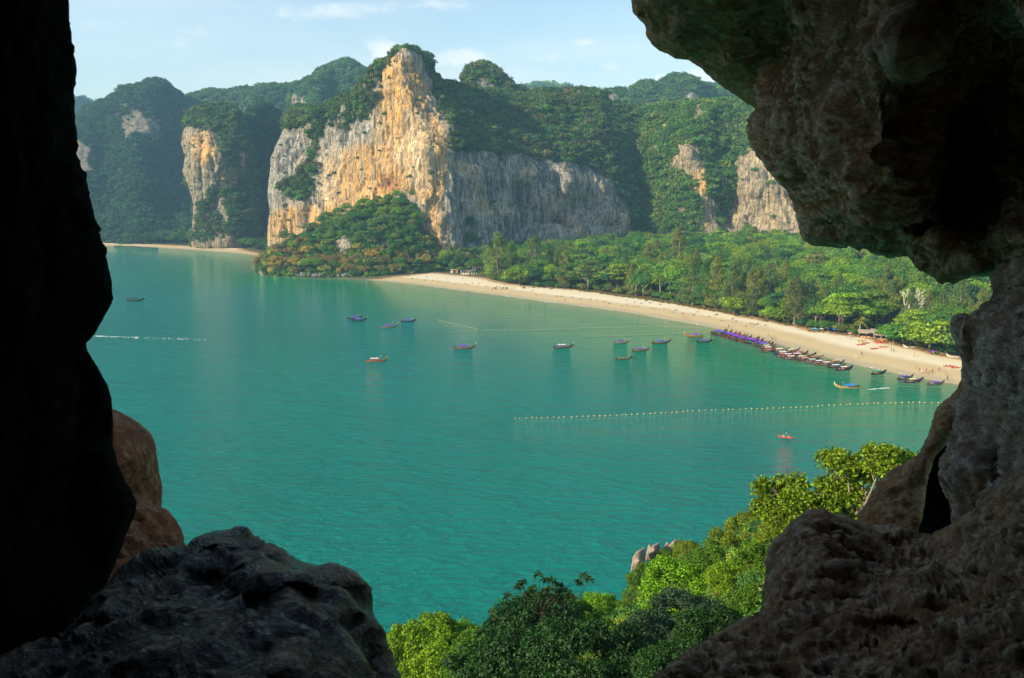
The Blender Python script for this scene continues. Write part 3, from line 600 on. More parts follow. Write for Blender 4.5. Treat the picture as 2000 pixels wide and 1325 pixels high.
rock('cave_wall', 'rough grey wall of the cave mouth with a rounded lobe beside the dark cleft', 'rock wall',
     [(1990, 470), (1956, 500), (1953, 534), (1940, 552), (1949, 563), (1943, 580), (1938, 591), (1924, 605), (1912, 611), (1904, 622), (1893, 622), (1883, 617), (1873, 615), (1863, 628), (1864, 645), (1870, 670), (1877, 690), (1882, 702), (1886, 717), (1884, 740),
      (1886, 790), (1868, 850), (1848, 905), (1850, 950), (1866, 1000), (1868, 1040), (1900, 1120), (2900, 1500), (2900, 450)],
     [(1870, 640, 5.9), (1884, 720, 5.7), (1940, 560, 6.0), (1910, 650, 5.4), (1930, 760, 4.9), (1890, 860, 5.0), (1850, 930, 4.95), (1900, 920, 4.6), (1950, 850, 4.5), (1960, 940, 4.2), (1875, 1020, 4.65), (2000, 700, 4.1), (1990, 600, 4.9), (2050, 1000, 3.4), (2300, 700, 2.8), (2300, 1100, 2.3), (2850, 500, 1.8), (2850, 1400, 1.4)],
     4, 26, .35, .8, cdisp(.13, .13, .05, (1, 1, .7), 41.), M_grey, 4, feats=[(1905, 900, 40, 70, -.02), (1958, 880, 14, 90, .04), (1890, 760, 12, 80, -.02), (1925, 720, 14, 90, .03)], kind='structure')
rock('rock_slab', 'sloping brown rock slab before the dark cleft at the cave rim', 'rock',
     [(1883, 735), (1872, 758), (1858, 775), (1845, 785), (1832, 798), (1824, 820), (1815, 850), (1806, 870), (1797, 885), (1783, 899), (1765, 906), (1748, 914), (1732, 930), (1718, 942), (1706, 962), (1696, 980), (1684, 1000), (1674, 1022), (1700, 1070), (1785, 1070), (1800, 1010), (1806, 950), (1818, 900), (1850, 860), (1880, 840), (1895, 780)],
     [(1860, 780, 6.4), (1815, 850, 6.2), (1760, 905, 5.9), (1700, 985, 5.5), (1680, 1020, 5.3), (1740, 960, 5.5), (1720, 1030, 5.1), (1780, 930, 5.6), (1840, 830, 5.7), (1795, 970, 5.45), (1770, 1010, 5.2), (1808, 900, 5.6), (1800, 950, 5.5), (1885, 800, 5.9)],
     3.5, 16, .25, .7, cdisp(.07, .07, .025, (1, 1, 1), 47.), M_warm, 3)
rock('cleft_rock', 'rock coloured black as shade at the back of the cleft beside the sloping slab', 'rock',
     [(1770, 1075), (1790, 960), (1812, 905), (1840, 868), (1890, 790), (1930, 820), (1930, 1075)], [(1770, 900, 7.0), (1900, 800, 6.8), (1780, 1060, 6.9), (1900, 1050, 6.6), (1850, 950, 7.6)], 8, 20, .2, .5, cdisp(.1, .06, .03, (1, 1, 1), 57.), M_black, 2)  # near-black colour stands in for the deep shade of the cleft
rock('rock_ledge', 'broad crumbly ledge of dark limestone below the cave mouth', 'rock',
     [(1200, 1420), (1262, 1345), (1286, 1325), (1300, 1309), (1322, 1292), (1348, 1268), (1370, 1256), (1394, 1245), (1420, 1226), (1449, 1211), (1470, 1206), (1485, 1199), (1493, 1180), (1494, 1160), (1499, 1122), (1500, 1100), (1505, 1076), (1512, 1060), (1525, 1046), (1538, 1032), (1549, 1020),
      (1562, 1008), (1578, 999), (1594, 995), (1609, 996), (1626, 1008), (1645, 1016), (1662, 1018), (1677, 1025), (1700, 1030), (1720, 1030), (1745, 1028), (1760, 1031), (1790, 1040), (1823, 1046), (1860, 1030), (1900, 1000), (1950, 950), (2050, 900), (2900, 700), (2900, 1900), (1000, 1900)],
     [(1605, 998, 4.5), (1545, 1030, 4.4), (1503, 1090, 4.3), (1495, 1160, 4.0), (1450, 1213, 3.6), (1350, 1268, 3.1), (1290, 1325, 2.7), (1660, 1025, 4.6), (1760, 1035, 4.8), (1823, 1048, 4.7), (1600, 1080, 3.9), (1560, 1160, 3.5), (1700, 1150, 3.5), (1850, 1120, 3.7), (1480, 1260, 3.0), (1600, 1250, 2.85),
      (1400, 1320, 2.55), (1700, 1325, 2.35), (1800, 1220, 2.75), (1780, 1280, 2.6), (1900, 1250, 2.4), (2000, 1310, 2.0), (2000, 1100, 2.8), (2000, 1000, 3.3), (1950, 960, 3.8), (2500, 900, 2.0), (2500, 1500, 1.3), (1500, 1700, 1.7), (1100, 1800, 1.7), (1900, 1700, 1.5)],
     3.5, 24, .22, 1.0, cdisp(.14, .05, .042, (1, 1, 2.0), 53., .05), M_cave, 3,
     feats=[(1790, 1170, 50, 26, -.06), (1770, 1225, 55, 18, .07), (1520, 1140, 20, 60, -.02), (1640, 1120, 60, 12, -.03), (1660, 1180, 80, 12, .03), (1900, 1110, 40, 20, -.05), (1560, 1230, 70, 14, -.02)])
# unseen rock mass added left of the mouth to keep the sun off it
oy = np.linspace(-14, 8.5, 30); oz = np.linspace(-2, 91, 50)
OY, OZ = np.meshgrid(oy, oz); OX = -(0.70*np.maximum(OY, 0) + 3.6 + .35*np.maximum(0, -OY)); OX = OX + np.minimum(0, 1.2*fbm(np.stack([OX/6, OY/6, OZ/8], -1).reshape(-1, 3), 4).reshape(OX.shape) - .5) - .5*np.maximum(0, OZ-84) - .25*np.maximum(0, 55-OZ)
n_ = OX.size; V = np.r_[np.c_[OX.ravel(), OY.ravel(), OZ.ravel()], np.c_[OX.ravel()-14, OY.ravel()-2, OZ.ravel()]]; ii = np.arange(n_).reshape(OX.shape)
F = np.stack([ii[:-1, :-1], ii[:-1, 1:], ii[1:, 1:], ii[1:, :-1]], -1).reshape(-1, 4)
def rim(a): return np.stack([a[:-1], a[:-1]+n_, a[1:]+n_, a[1:]], -1)
V[:n_, :] = V[:n_, :]
F = np.r_[F, F[:, ::-1]+n_, rim(ii[-1]), rim(ii[:, -1])[:, ::-1], rim(ii[0])[:, ::-1], rim(ii[:, 0])]
o = link('sun_blocker_rock', make_mesh('sun_blocker_rock', V, F, M_cave)); tag(o, 'unseen rock mass added beside the cave mouth to block the sun', kind='structure')
# the cave behind and around the viewer: a closed rock chamber, open only towards the bay
nu, nv = 150, 90
th = np.linspace(0, 2*np.pi, nu, endpoint=False); ph = np.linspace(.02, np.pi-.02, nv)
TH, PH = np.meshgrid(th, ph)
D = np.stack([np.sin(PH)*np.sin(TH), -np.sin(PH)*np.cos(TH), np.cos(PH)], -1).reshape(-1, 3)
R = 3.6 + 1.6*np.maximum(0, D[:, 1])*1.0 + .5*fbm(D*1.3, 3) + .25*fbm(D*4, 4, .5, True)
V = D*R[:, None]*np.array([1.05, 1.15, .85]) + np.array([0.1, -1.2, H+.1])
si = np.arange(nu*nv).reshape(nv, nu)
F = np.stack([si[:-1], si[1:], np.roll(si, -1, 1)[1:], np.roll(si, -1, 1)[:-1]], -1).reshape(-1, 4)
uu, vv, dd = project(V); inside = (dd > .1) & (uu > -560) & (uu < 2600) & (vv > -330) & (vv < 1650)
F = F[~inside[F].all(1)]
F2 = F[:, ::-1] + len(V); Vo = V + D*.8
V2 = np.r_[V, Vo]
o = link('cave_interior', make_mesh('cave_interior', V2, np.r_[F, F2], M_black)); tag(o, 'dark rock chamber of the cave around the viewpoint', kind='structure')
# ------------------------------------------------------------------ vegetation
def leaf_mat(name, src, var=.5, transl=.25, rough=.55, spec=.25, hue=True):
    """src: 'INST' colour carried by each scattered clump, 'OBJ' the object's own colour"""
    t = NT(name)
    c = t.attr('tint', 'INSTANCER', 'Color') if src == 'INST' else t.n('ShaderNodeObjectInfo').outputs['Color']
    isl = t.n('ShaderNodeNewGeometry').outputs['Random Per Island']
    f = t.ramp(isl, 0, 1, 1-var, 1+var*1.25)
    mm = t.n('ShaderNodeMix', data_type='RGBA', blend_type='MULTIPLY'); mm.inputs[0].default_value = 1; t.l(c, mm.inputs[6]); t.l(f, mm.inputs[7])
    col = mm.outputs[2]
    if hue:
        pn = t.noise(t.pos(), .35 if src == 'OBJN' else .12, 3, .6)
        y = t.n('ShaderNodeMix', data_type='RGBA', blend_type='MULTIPLY'); t.sock(t.ramp(pn, .42, .62, 0, .8), y.inputs[0]); t.l(col, y.inputs[6]); y.inputs[7].default_value = (1.12, 1.06, .8, 1); col = y.outputs[2]
    d = t.n('ShaderNodeBsdfDiffuse'); t.l(col, d.inputs[0])
    tr = t.n('ShaderNodeBsdfTranslucent'); t.l(t.mix(1.0, col, (1.2, 1.25, .5), 'MULTIPLY'), tr.inputs[0])
    mx = t.n('ShaderNodeMixShader'); mx.inputs[0].default_value = transl; t.l(d.outputs[0], mx.inputs[1]); t.l(tr.outputs[0], mx.inputs[2])
    gl = t.n('ShaderNodeBsdfGlossy'); gl.inputs['Roughness'].default_value = rough; gl.inputs[0].default_value = (1, 1, 1, 1)
    mx2 = t.n('ShaderNodeMixShader'); mx2.inputs[0].default_value = spec*.1; t.l(mx.outputs[0], mx2.inputs[1]); t.l(gl.outputs[0], mx2.inputs[2])
    t.l(mx2.outputs[0], t.out.inputs[0]); return t.m
M_leafI = leaf_mat('scattered_foliage', 'INST'); M_leafO = leaf_mat('tree_foliage', 'OBJ'); M_leafN = leaf_mat('near_foliage', 'OBJ', .6, .32, .5, .12)
M_bark = simple('bark', (.23, .19, .145), .9, .1, .4, .8); M_pale = simple('pale_bark', (.55, .50, .42), .85, .1, .3, .8)
M_barkn = simple('twig_bark', (.13, .10, .075), .9, .1, .4, 3)

def leaves(C, N, L, W, rng, fold=.25, droop=0.0):
    """diamond leaves at C facing N: 4 verts, 2 triangles folded along the midrib"""
    n = len(C); N = N/(np.linalg.norm(N, axis=1)[:, None]+1e-9)
    r = rng.normal(size=(n, 3)); r[:, 2] -= droop; A = r - (r*N).sum(1)[:, None]*N; A /= np.linalg.norm(A, axis=1)[:, None]+1e-9
    B = np.cross(N, A); L = np.broadcast_to(L, n)[:, None]*rng.uniform(.7, 1.25, (n, 1)); W = np.broadcast_to(W, n)[:, None]*rng.uniform(.8, 1.2, (n, 1))
    v0 = C - A*L*.5; v2 = C + A*L*.5 - N*L*.1; v1 = C + B*W*.5 + N*W*fold; v3 = C - B*W*.5 + N*W*fold
    V = np.stack([v0, v1, v2, v3], 1).reshape(-1, 3); b = np.arange(n)*4
    F = np.stack([np.stack([b, b+1, b+2], 1), np.stack([b, b+2, b+3], 1)], 1).reshape(-1, 3)
    return V, F
def rdir(n, rng, up=0.0):
    d = rng.normal(size=(n, 3)); d /= np.linalg.norm(d, axis=1)[:, None]; d[:, 2] = d[:, 2]*(1-up) + np.abs(d[:, 2])*up
    return d/np.linalg.norm(d, axis=1)[:, None]
def crown_mesh(name, nc, nl, rx, rz, cz, cr, L, W, seed, shape='round', mat=None, jit=.7):
    """crown of leaf clumps; shape round / flat / cone; clump radius cr"""
    rng = np.random.default_rng(seed); C = []; R = []
    for k in range(nc):
        if shape == 'round':
            d = rdir(1, rng, .8)[0]; q = rng.uniform(.35, 1)**.4; lob = 1 + .22*math.sin(3*math.atan2(d[1], d[0]) + seed) + .12*math.sin(5*math.atan2(d[1], d[0])+2*seed)
            c = np.array([d[0]*rx*q*lob, d[1]*rx*q*lob, cz + d[2]*rz*q]); r = cr*rng.uniform(.6, 1.25)
        elif shape == 'flat':
            lv = rng.integers(0, 4); a = rng.uniform(0, 6.28); rr = rx*(1-.22*lv)*math.sqrt(rng.uniform(.05, 1)); c = np.array([math.cos(a)*rr, math.sin(a)*rr, cz - rz*.5 + lv*rz*.36 + rng.normal()*.05*rz - .12*rz*(rr/rx)**2]); r = cr*rng.uniform(.6, 1.2)
        else:
            h = rng.uniform(0, 1)**1.1; a = rng.uniform(0, 6.28); rr = rx*(1-h)**.7*(.5+.5*rng.uniform())*(1+.25*math.sin(2*a+seed+5*h)); c = np.array([math.cos(a)*rr, math.sin(a)*rr, cz-rz + 2*rz*h]); r = cr*rng.uniform(.6, 1.2)*(1.15-.55*h)
        C.append(c); R.append(r)
    C = np.array(C); R = np.array(R); k = rng.integers(0, nc, nc*nl)
    d = rdir(len(k), rng, .35); sq = np.array([1, 1, .42 if shape == 'flat' else (1.35 if shape == 'cone' else .8)])
    P = C[k] + d*R[k][:, None]*rng.uniform(.45, 1.05, (len(k), 1))**.6*sq
    nn = d*np.array([1, 1, 1.2]) + np.array([0, 0, .35]) + jit*rng.normal(size=d.shape)
    if shape == 'cone': nn = d + jit*rng.normal(size=d.shape)
    V, F = leaves(P, nn, L, W, rng, droop=(-1.2 if shape == 'cone' else .3))
    return make_mesh(name, V, F, mat, False), C, R
def tube(pts, rad, ns=6):
    pts = np.asarray(pts, float); n = len(pts); V = []; 
    for i in range(n):
        t = pts[min(i+1, n-1)] - pts[max(i-1, 0)]; t /= np.linalg.norm(t)+1e-9
        a = np.cross(t, [0.31, .95, .02]); a /= np.linalg.norm(a)+1e-9; b = np.cross(t, a)
        for k in range(ns):
            q = 2*math.pi*k/ns; V.append(pts[i] + rad[i]*(math.cos(q)*a + math.sin(q)*b))
    F = [[i*ns+k, i*ns+(k+1) % ns, (i+1)*ns+(k+1) % ns, (i+1)*ns+k] for i in range(n-1) for k in range(ns)]
    F.append(list(range((n-1)*ns, n*ns))); return V, F
def join(parts):
    V = []; F = []
    for v, f in parts:
        o = len(V); V += [tuple(x) for x in v]; F += [[i+o for i in ff] for ff in f]
    return V, F
def trunk_mesh(name, h, r, limbs, seed, mat, lean=.06, ns=6):
    rng = np.random.default_rng(seed); l = rng.normal(size=2)*lean*h
    p = [np.array([l[0]*s**2 + .02*h*math.sin(5*s+seed), l[1]*s**2, h*s]) for s in np.linspace(0, 1, 7)]
    parts = [tube(p, [r*(1.5 if i == 0 else 1)*(1-.6*i/6) for i in range(7)], ns)]
    for c in limbs:
        c = np.asarray(c, float); s = np.clip((c[2]/h)*rng.uniform(.35, .75), .25, .95); i = s*6; a = p[int(i)] + (p[min(6, int(i)+1)]-p[int(i)])*(i-int(i))
        m = (a+c)/2 + np.array([0, 0, -.06*np.linalg.norm(c-a)]) + rng.normal(size=3)*.04*h
        parts.append(tube([a, m, c], [r*.45*(1-s*.4), r*.3*(1-s*.4), r*.08], 5))
    V, F = join(parts); return make_mesh(name, np.array(V), F, mat, True)

# tree kinds, unit height about 1 m scaled later: built at true size
KIND = {}
def kind(nm, variants):
    KIND[nm] = variants
vs = []
for s in range(5):
    cm, C, R = crown_mesh('crown', 62, 62, 6.0, 5.6, 9.3, 1.9, .62, .42, 100+s, 'round', M_leafO)
    vs.append((cm, trunk_mesh('trunk', 10, .38, C[:9], 100+s, M_bark), 15.0, 7.5))
kind('round', vs)
vs = []
for s in range(4):
    cm, C, R = crown_mesh('crown', 60, 60, 8.2, 4.2, 10.4, 2.1, .62, .40, 140+s, 'flat', M_leafO, .45)
    vs.append((cm, trunk_mesh('trunk', 9, .42, C[:16], 140+s, M_bark), 13.6, 9.5))
kind('flat', vs)
vs = []
for s in range(5):
    cm, C, R = crown_mesh('crown', 95, 46, 5.2, 9.0, 11.5, 1.45, .95, .16, 180+s, 'cone', M_leafO)
    vs.append((cm, trunk_mesh('trunk', 17, .34, C[:10], 180+s, M_bark, .03), 21.0, 5.5))
kind('cone', vs)
vs = []
for s in range(3):
    cm, C, R = crown_mesh('crown', 34, 60, 3.3, 2.6, 2.9, 1.1, .48, .34, 220+s, 'round', M_leafO)
    vs.append((cm, trunk_mesh('trunk', 2.6, .16, C[:6], 220+s, M_bark), 5.6, 4.0))
kind('bush', vs)
def palm(seed, h):
    rng = np.random.default_rng(seed); V = []; F = []
    lean = rng.normal(size=2)*.07*h; top = np.array([lean[0], lean[1], h])
    for k in range(17):
        a = k*2.4 + rng.normal()*.2; el = rng.uniform(-.25, 1.1); Lf = rng.uniform(3.6, 4.6); n = 9; pts = []
        for i in range(n+1):
            s = i/n; r = Lf*(s*math.cos(el)*1.0 + .08*s); z = Lf*(s*math.sin(el) - .62*s*s*(1.2-.3*el)); pts.append(top + np.array([math.cos(a)*r, math.sin(a)*r, z]))
        side = np.array([-math.sin(a), math.cos(a), 0])
        for i in range(n):
            w = .75*math.sin(math.pi*min(1, (i+1.2)/(n+1)))+.12; o = len(V); p, q = pts[i], pts[i+1]; m = (p+q)/2
            for sg in (-1, 1):
                V += [p, m, m + side*w*sg + (q-p)*1.1 + np.array([0, 0, -.38*w]), p + side*w*.9*sg + (q-p)*.9 + np.array([0, 0, -.34*w])]
                o = len(V)-4; F.append([o, o+1, o+2, o+3] if sg > 0 else [o+3, o+2, o+1, o])
    me = make_mesh('crown', np.array(V), F, M_leafO, False)
    p = [np.array([lean[0]*s**1.6, lean[1]*s**1.6, h*s]) for s in np.linspace(0, 1, 7)]
    v, f = tube(p, [.26, .19, .17, .16, .15, .14, .15], 6)
    return me, make_mesh('trunk', np.array(v), f, M_pale, True), h+1.6, 4.2
kind('palm', [palm(300+s, h) for s, h in enumerate((9.5, 11.5, 8.0, 13.0))])

TREES = []
def tree(kindn, x, y, z, h, tint, label, cat='tree', group=None, wide=1.0, name=None, rng=random.Random(3), var=None):
    v = KIND[kindn]; cm, tm, hh, _ = v[rng.randrange(len(v)) if var is None else var]
    s = h/hh; nm = name or {'round': 'broadleaf_tree', 'flat': 'spreading_tree', 'cone': 'casuarina_tree', 'bush': 'shrub', 'palm': 'palm_tree'}[kindn]
    e = bpy.data.objects.new(nm, None); COL.objects.link(e); e.location = (x, y, z); e.rotation_euler = (0, 0, rng.uniform(0, 6.28)); e.scale = (s*wide, s*wide, s); e.empty_display_size = .5
    tag(e, label, cat, group)
    c = link('crown', cm, e); j = [1+rng.uniform(-.13, .13) for _ in range(3)]; c.color = (tint[0]*j[0], tint[1]*j[1], tint[2]*j[2], 1)
    link('trunk', tm, e); TREES.append(e); return e

def gz(x, y):
    return land_height(np.atleast_1d(np.asarray(x, float)), np.atleast_1d(np.asarray(y, float)))[0]
LIME = (.17, .29, .010); GRN = (.06, .18, .022); DGR = (.025, .10, .028); OLV = (.165, .21, .035); GOLV = (.105, .165, .045); YEL = (.38, .31, .035); BRN = (.20, .15, .055); MID = (.10, .22, .018)
# trees that stand out along the back of the beach: u, v of the foot, height in photo px, kind, tint, width factor, label
NAMED = [
 (973, 549, 94, 'cone', OLV, 1.5, 'tall olive casuarina standing beside the white beach house'), (1000, 551, 78, 'cone', GOLV, 1.3, 'grey olive casuarina close behind the tallest one by the beach house'),
 (1015, 556, 32, 'bush', LIME, 1.5, 'low bright green shrub under the casuarinas east of the beach house'), (1046, 554, 92, 'cone', GOLV, 1.4, 'tall leaning casuarina second in line from the beach house'),
 (1060, 556, 48, 'round', MID, 1.0, 'mid green broadleaf tree between two casuarinas'), (1077, 558, 40, 'round', LIME, 1.1, 'small bright green tree before the slender yellowish casuarina'),
 (1102, 562, 72, 'cone', OLV, 1.0, 'slender yellowish casuarina at the edge of the sand'), (1148, 567, 58, 'flat', GOLV, 1.0, 'broad grey olive tree west of the lime green spreading tree'),
 (1190, 571, 22, 'palm', MID, 1.0, 'small palm under the lime green spreading tree'), (1205, 571, 54, 'flat', LIME, 1.25, 'lime green layered spreading tree behind the beach grass'),
 (1242, 578, 46, 'palm', GRN, 1.0, 'tall coconut palm with a pale trunk, westmost of the palm grove'), (1256, 578, 42, 'palm', GRN, 1.0, 'coconut palm leaning in the middle of the grove'),
 (1271, 580, 34, 'palm', LIME, 1.1, 'short yellow green palm in the grove'), (1290, 583, 48, 'palm', MID, 1.0, 'tall coconut palm by the beach hut'), (1309, 586, 44, 'palm', GRN, 1.0, 'coconut palm leaning over the thatched beach hut'),
 (1315, 566, 58, 'round', LIME, 1.2, 'round bright green tree rising behind the palm grove'), (1322, 545, 86, 'cone', OLV, 1.35, 'tall yellow olive casuarina rising above the canopy'),
 (1282, 540, 62, 'cone', GOLV, 1.2, 'grey casuarina beside the tall yellow olive one'), (1352, 596, 88, 'cone', GOLV, 1.3, 'dense casuarina east of the palm grove'), (1378, 600, 94, 'cone', GRN, 1.25, 'deep green casuarina in the middle of the beach front'),
 (1398, 603, 100, 'cone', OLV, 1.1, 'tallest feathery casuarina of the beach front'), (1428, 610, 98, 'cone', GOLV, 1.3, 'dark casuarina behind a low green bush'), (1434, 613, 34, 'bush', LIME, 1.5, 'rounded green bush at the edge of the sand below casuarinas'),
 (1466, 613, 92, 'cone', OLV, 1.0, 'narrow yellowish casuarina with a pointed top'), (1497, 621, 44, 'round', MID, 1.0, 'mid green tree behind the purple boats'), (1513, 628, 30, 'bush', LIME, 1.4, 'bright lime bush overhanging the sand'),
 (1500, 612, 86, 'cone', GOLV, 1.3, 'grey green casuarina above the lime bush'), (1550, 632, 92, 'cone', GOLV, 1.6, 'wide drooping grey casuarina on the beach edge'), (1592, 639, 58, 'round', DGR, 1.0, 'dark green tree west of the big spreading tree'),
 (1646, 646, 74, 'flat', LIME, 1.25, 'big bright spreading tree with a pale forked trunk'), (1700, 640, 72, 'flat', MID, 1.2, 'wide green spreading tree behind the yellowish palm'), (1678, 653, 36, 'palm', (.20, .20, .02), 1.3, 'yellowish palm leaning over the drinks stall'),
 (1736, 640, 66, 'round', OLV, 1.0, 'thin olive tree with a tall pale trunk'), (1797, 640, 48, 'palm', OLV, 1.0, 'palm standing beside the bare white tree'), (1745, 670, 36, 'bush', MID, 1.5, 'rounded green shrub right beside the drinks stall'),
 (1778, 676, 42, 'bush', GRN, 1.6, 'green shrub below the bare white tree'), (1815, 684, 54, 'bush', LIME, 1.5, 'big bright leafy shrub on the sand near the cave rim'), (1850, 690, 66, 'bush', LIME, 1.5, 'tall bright leafy shrub half hidden by the cave rim'), (1885, 700, 60, 'bush', MID, 1.5, 'green shrub mostly behind the cave rim')]
for (u, v, hp, k, tint, wd_, lab) in NAMED:
    p = ground(u, v, 2.6); sc = FPX/p[1]
    tree(k, p[0], p[1], float(gz(p[0], p[1])[0]), hp/sc*1.02, tint, lab, 'palm tree' if k == 'palm' else ('shrub' if k == 'bush' else 'tree'), 'trees along the back of the beach', wd_)
# bare white tree
p = ground(1772, 644, 3.0); rng = np.random.default_rng(5); parts = []
def branch(a, d, L, r, n):
    b = a + d*L; parts.append(tube([a, (a+b)/2 + rng.normal(size=3)*.05*L, b], [r, r*.8, r*.55], 6))
    if n > 0:
        for k in range(3 if n > 1 else 2):
            d2 = d + rng.normal(size=3)*.42 + np.array([0, 0, .12]); d2 /= np.linalg.norm(d2); branch(b, d2, L*rng.uniform(.6, .85), r*.66, n-1)
branch(np.zeros(3), np.array([-.15, 0, 1.]), 6.5, .60, 4); branch(np.array([.7, 0, 0]), np.array([.28, .1, 1.]), 6.0, .52, 4)
V, F = join(parts)
o = link('bare_tree', None, loc=(p[0], p[1], float(gz(p[0], p[1])[0])), scale=1.15); tag(o, 'leafless white barked tree with forked bare branches', 'tree'); link('trunk', make_mesh('trunk', np.array(V), F, M_pale), o)

# the forest behind: the trees that show largest as things, the mass beyond as one canopy
CLD = [(860, 762), (868, 740), (905, 748), (960, 785), (1040, 812), (1130, 822), (1215, 843), (1240, 890), (1290, 850), (1350, 824), (1395, 815), (1420, 842), (1480, 806), (1540, 790), (1600, 775), (1800, 765), (2000, 728), (2400, 690), (3200, 640)]
def poisson(xmin, xmax, ymin, ymax, rfun, n, rng):
    P = []; cell = 6.0; grid = {}
    X = rng.uniform(xmin, xmax, n); Y = rng.uniform(ymin, ymax, n)
    for x, y in zip(X, Y):
        r = rfun(x, y); i, j = int(x//cell), int(y//cell); k = int(r//cell)+1; ok = True
        for a in range(i-k, i+k+1):
            for b in range(j-k, j+k+1):
                for q in grid.get((a, b), ()):
                    if (q[0]-x)**2 + (q[1]-y)**2 < r*r: ok = False; break
                if not ok: break
            if not ok: break
        if ok: grid.setdefault((i, j), []).append((x, y)); P.append((x, y))
    return np.array(P)
rng = np.random.default_rng(21)
FP = poisson(-120, 640, 330, 900, lambda x, y: 6.6, 26000, rng)
dvv, _ = psdf(FP, VEGP); u_, v_, d_ = project(np.c_[FP, np.full(len(FP), 14.)])
lim = np.interp(u_, [c[0] for c in CLD], [c[1] for c in CLD])
m = (dvv > 3.5) & (FP[:, 1] < lim) & (u_ > 868) & (u_ < 2500)
FP = FP[m]; u_ = u_[m]; v_ = v_[m]; d_ = d_[m]; dvv = dvv[m]
fz = gz(FP[:, 0], FP[:, 1])
lo_v = np.interp(u_, [868, 1565, 1600, 1700, 1800, 1860, 1900, 1960], [300, 440, 480, 500, 530, 545, 540, 535])
seen = (u_ < 1945) & (v_ > lo_v)
# keep open a sandy clearing by the house and the stall
def far_from(px, rad):
    q = ground(px[0], px[1], 3)[:2]; return np.hypot(*(FP-q).T) > rad
ok = far_from((945, 532), 17) & far_from((890, 530), 12) & far_from((1715, 655), 13) & far_from((1772, 642), 11) & far_from((1700, 655), 12) & far_from((1245, 582), 9) & far_from((1262, 582), 9) & far_from((1285, 585), 9) & far_from((1308, 590), 9)
kn = fbm(np.c_[FP/38., np.zeros(len(FP))], 2); cn = fbm(np.c_[FP/24., np.ones(len(FP))], 3)
rank = np.argsort(d_ + np.where(seen & ok, 0, 5000)); chosen = set(rank[:232].tolist())
TONES = [('lime green', LIME), ('mid green', MID), ('fresh green', GRN), ('dark green', DGR), ('olive', OLV), ('grey olive', GOLV)]
WHERE = ['beside the palm grove', 'behind the middle of the beach', 'behind the purple boats', 'behind the drinks stall', 'near the cave rim', 'below the grey cliff']
inst = {k: [] for k in ('round', 'flat', 'cone')}
rr = random.Random(9)
for i in range(len(FP)):
    if not ok[i]: continue
    k = 'cone' if (kn[i] > .16 and dvv[i] < 90) else ('flat' if (kn[i] < -.2) else 'round')
    lighter_share = min(1, max(0, (u_[i]-1100)/500))  # lighter greens grow more common towards the right
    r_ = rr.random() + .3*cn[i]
    ti = (4 if r_ < .45 else 5) if k == 'cone' else (0 if r_ < .10+.26*lighter_share else 1 if r_ < .34+.3*lighter_share else 2 if r_ < .74 + .1*lighter_share else 3 if r_ < .92 else 4)
    h = {'round': 15, 'flat': 15.5, 'cone': 20}[k]*rr.uniform(.72, 1.36)*(1.08 if dvv[i] > 20 else .88); tone = TONES[ti]
    if i in chosen:
        w = WHERE[5] if u_[i] < 1150 else WHERE[0] if u_[i] < 1340 else WHERE[1] if u_[i] < 1450 else WHERE[2] if u_[i] < 1600 else WHERE[3] if u_[i] < 1780 else WHERE[4]
        nn = {'round': 'rounded broadleaf tree', 'flat': 'flat topped tree', 'cone': 'feathery casuarina'}[k]
        sw = 'low' if h < .95*{'round': 15, 'flat': 15.5, 'cone': 20}[k] else 'tall'
        pos_ = 'at the forest front' if dvv[i] < 13 else 'in the second row' if dvv[i] < 32 else 'deep in the canopy'
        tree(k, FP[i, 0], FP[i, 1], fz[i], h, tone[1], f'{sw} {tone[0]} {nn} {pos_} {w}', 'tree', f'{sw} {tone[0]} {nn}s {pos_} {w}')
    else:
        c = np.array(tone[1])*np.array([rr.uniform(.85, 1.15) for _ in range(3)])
        inst[k].append((FP[i, 0], FP[i, 1], fz[i], h/KIND[k][0][2], rr.uniform(0, 6.28), 1.0, *c, rr.randrange(len(KIND[k]))))

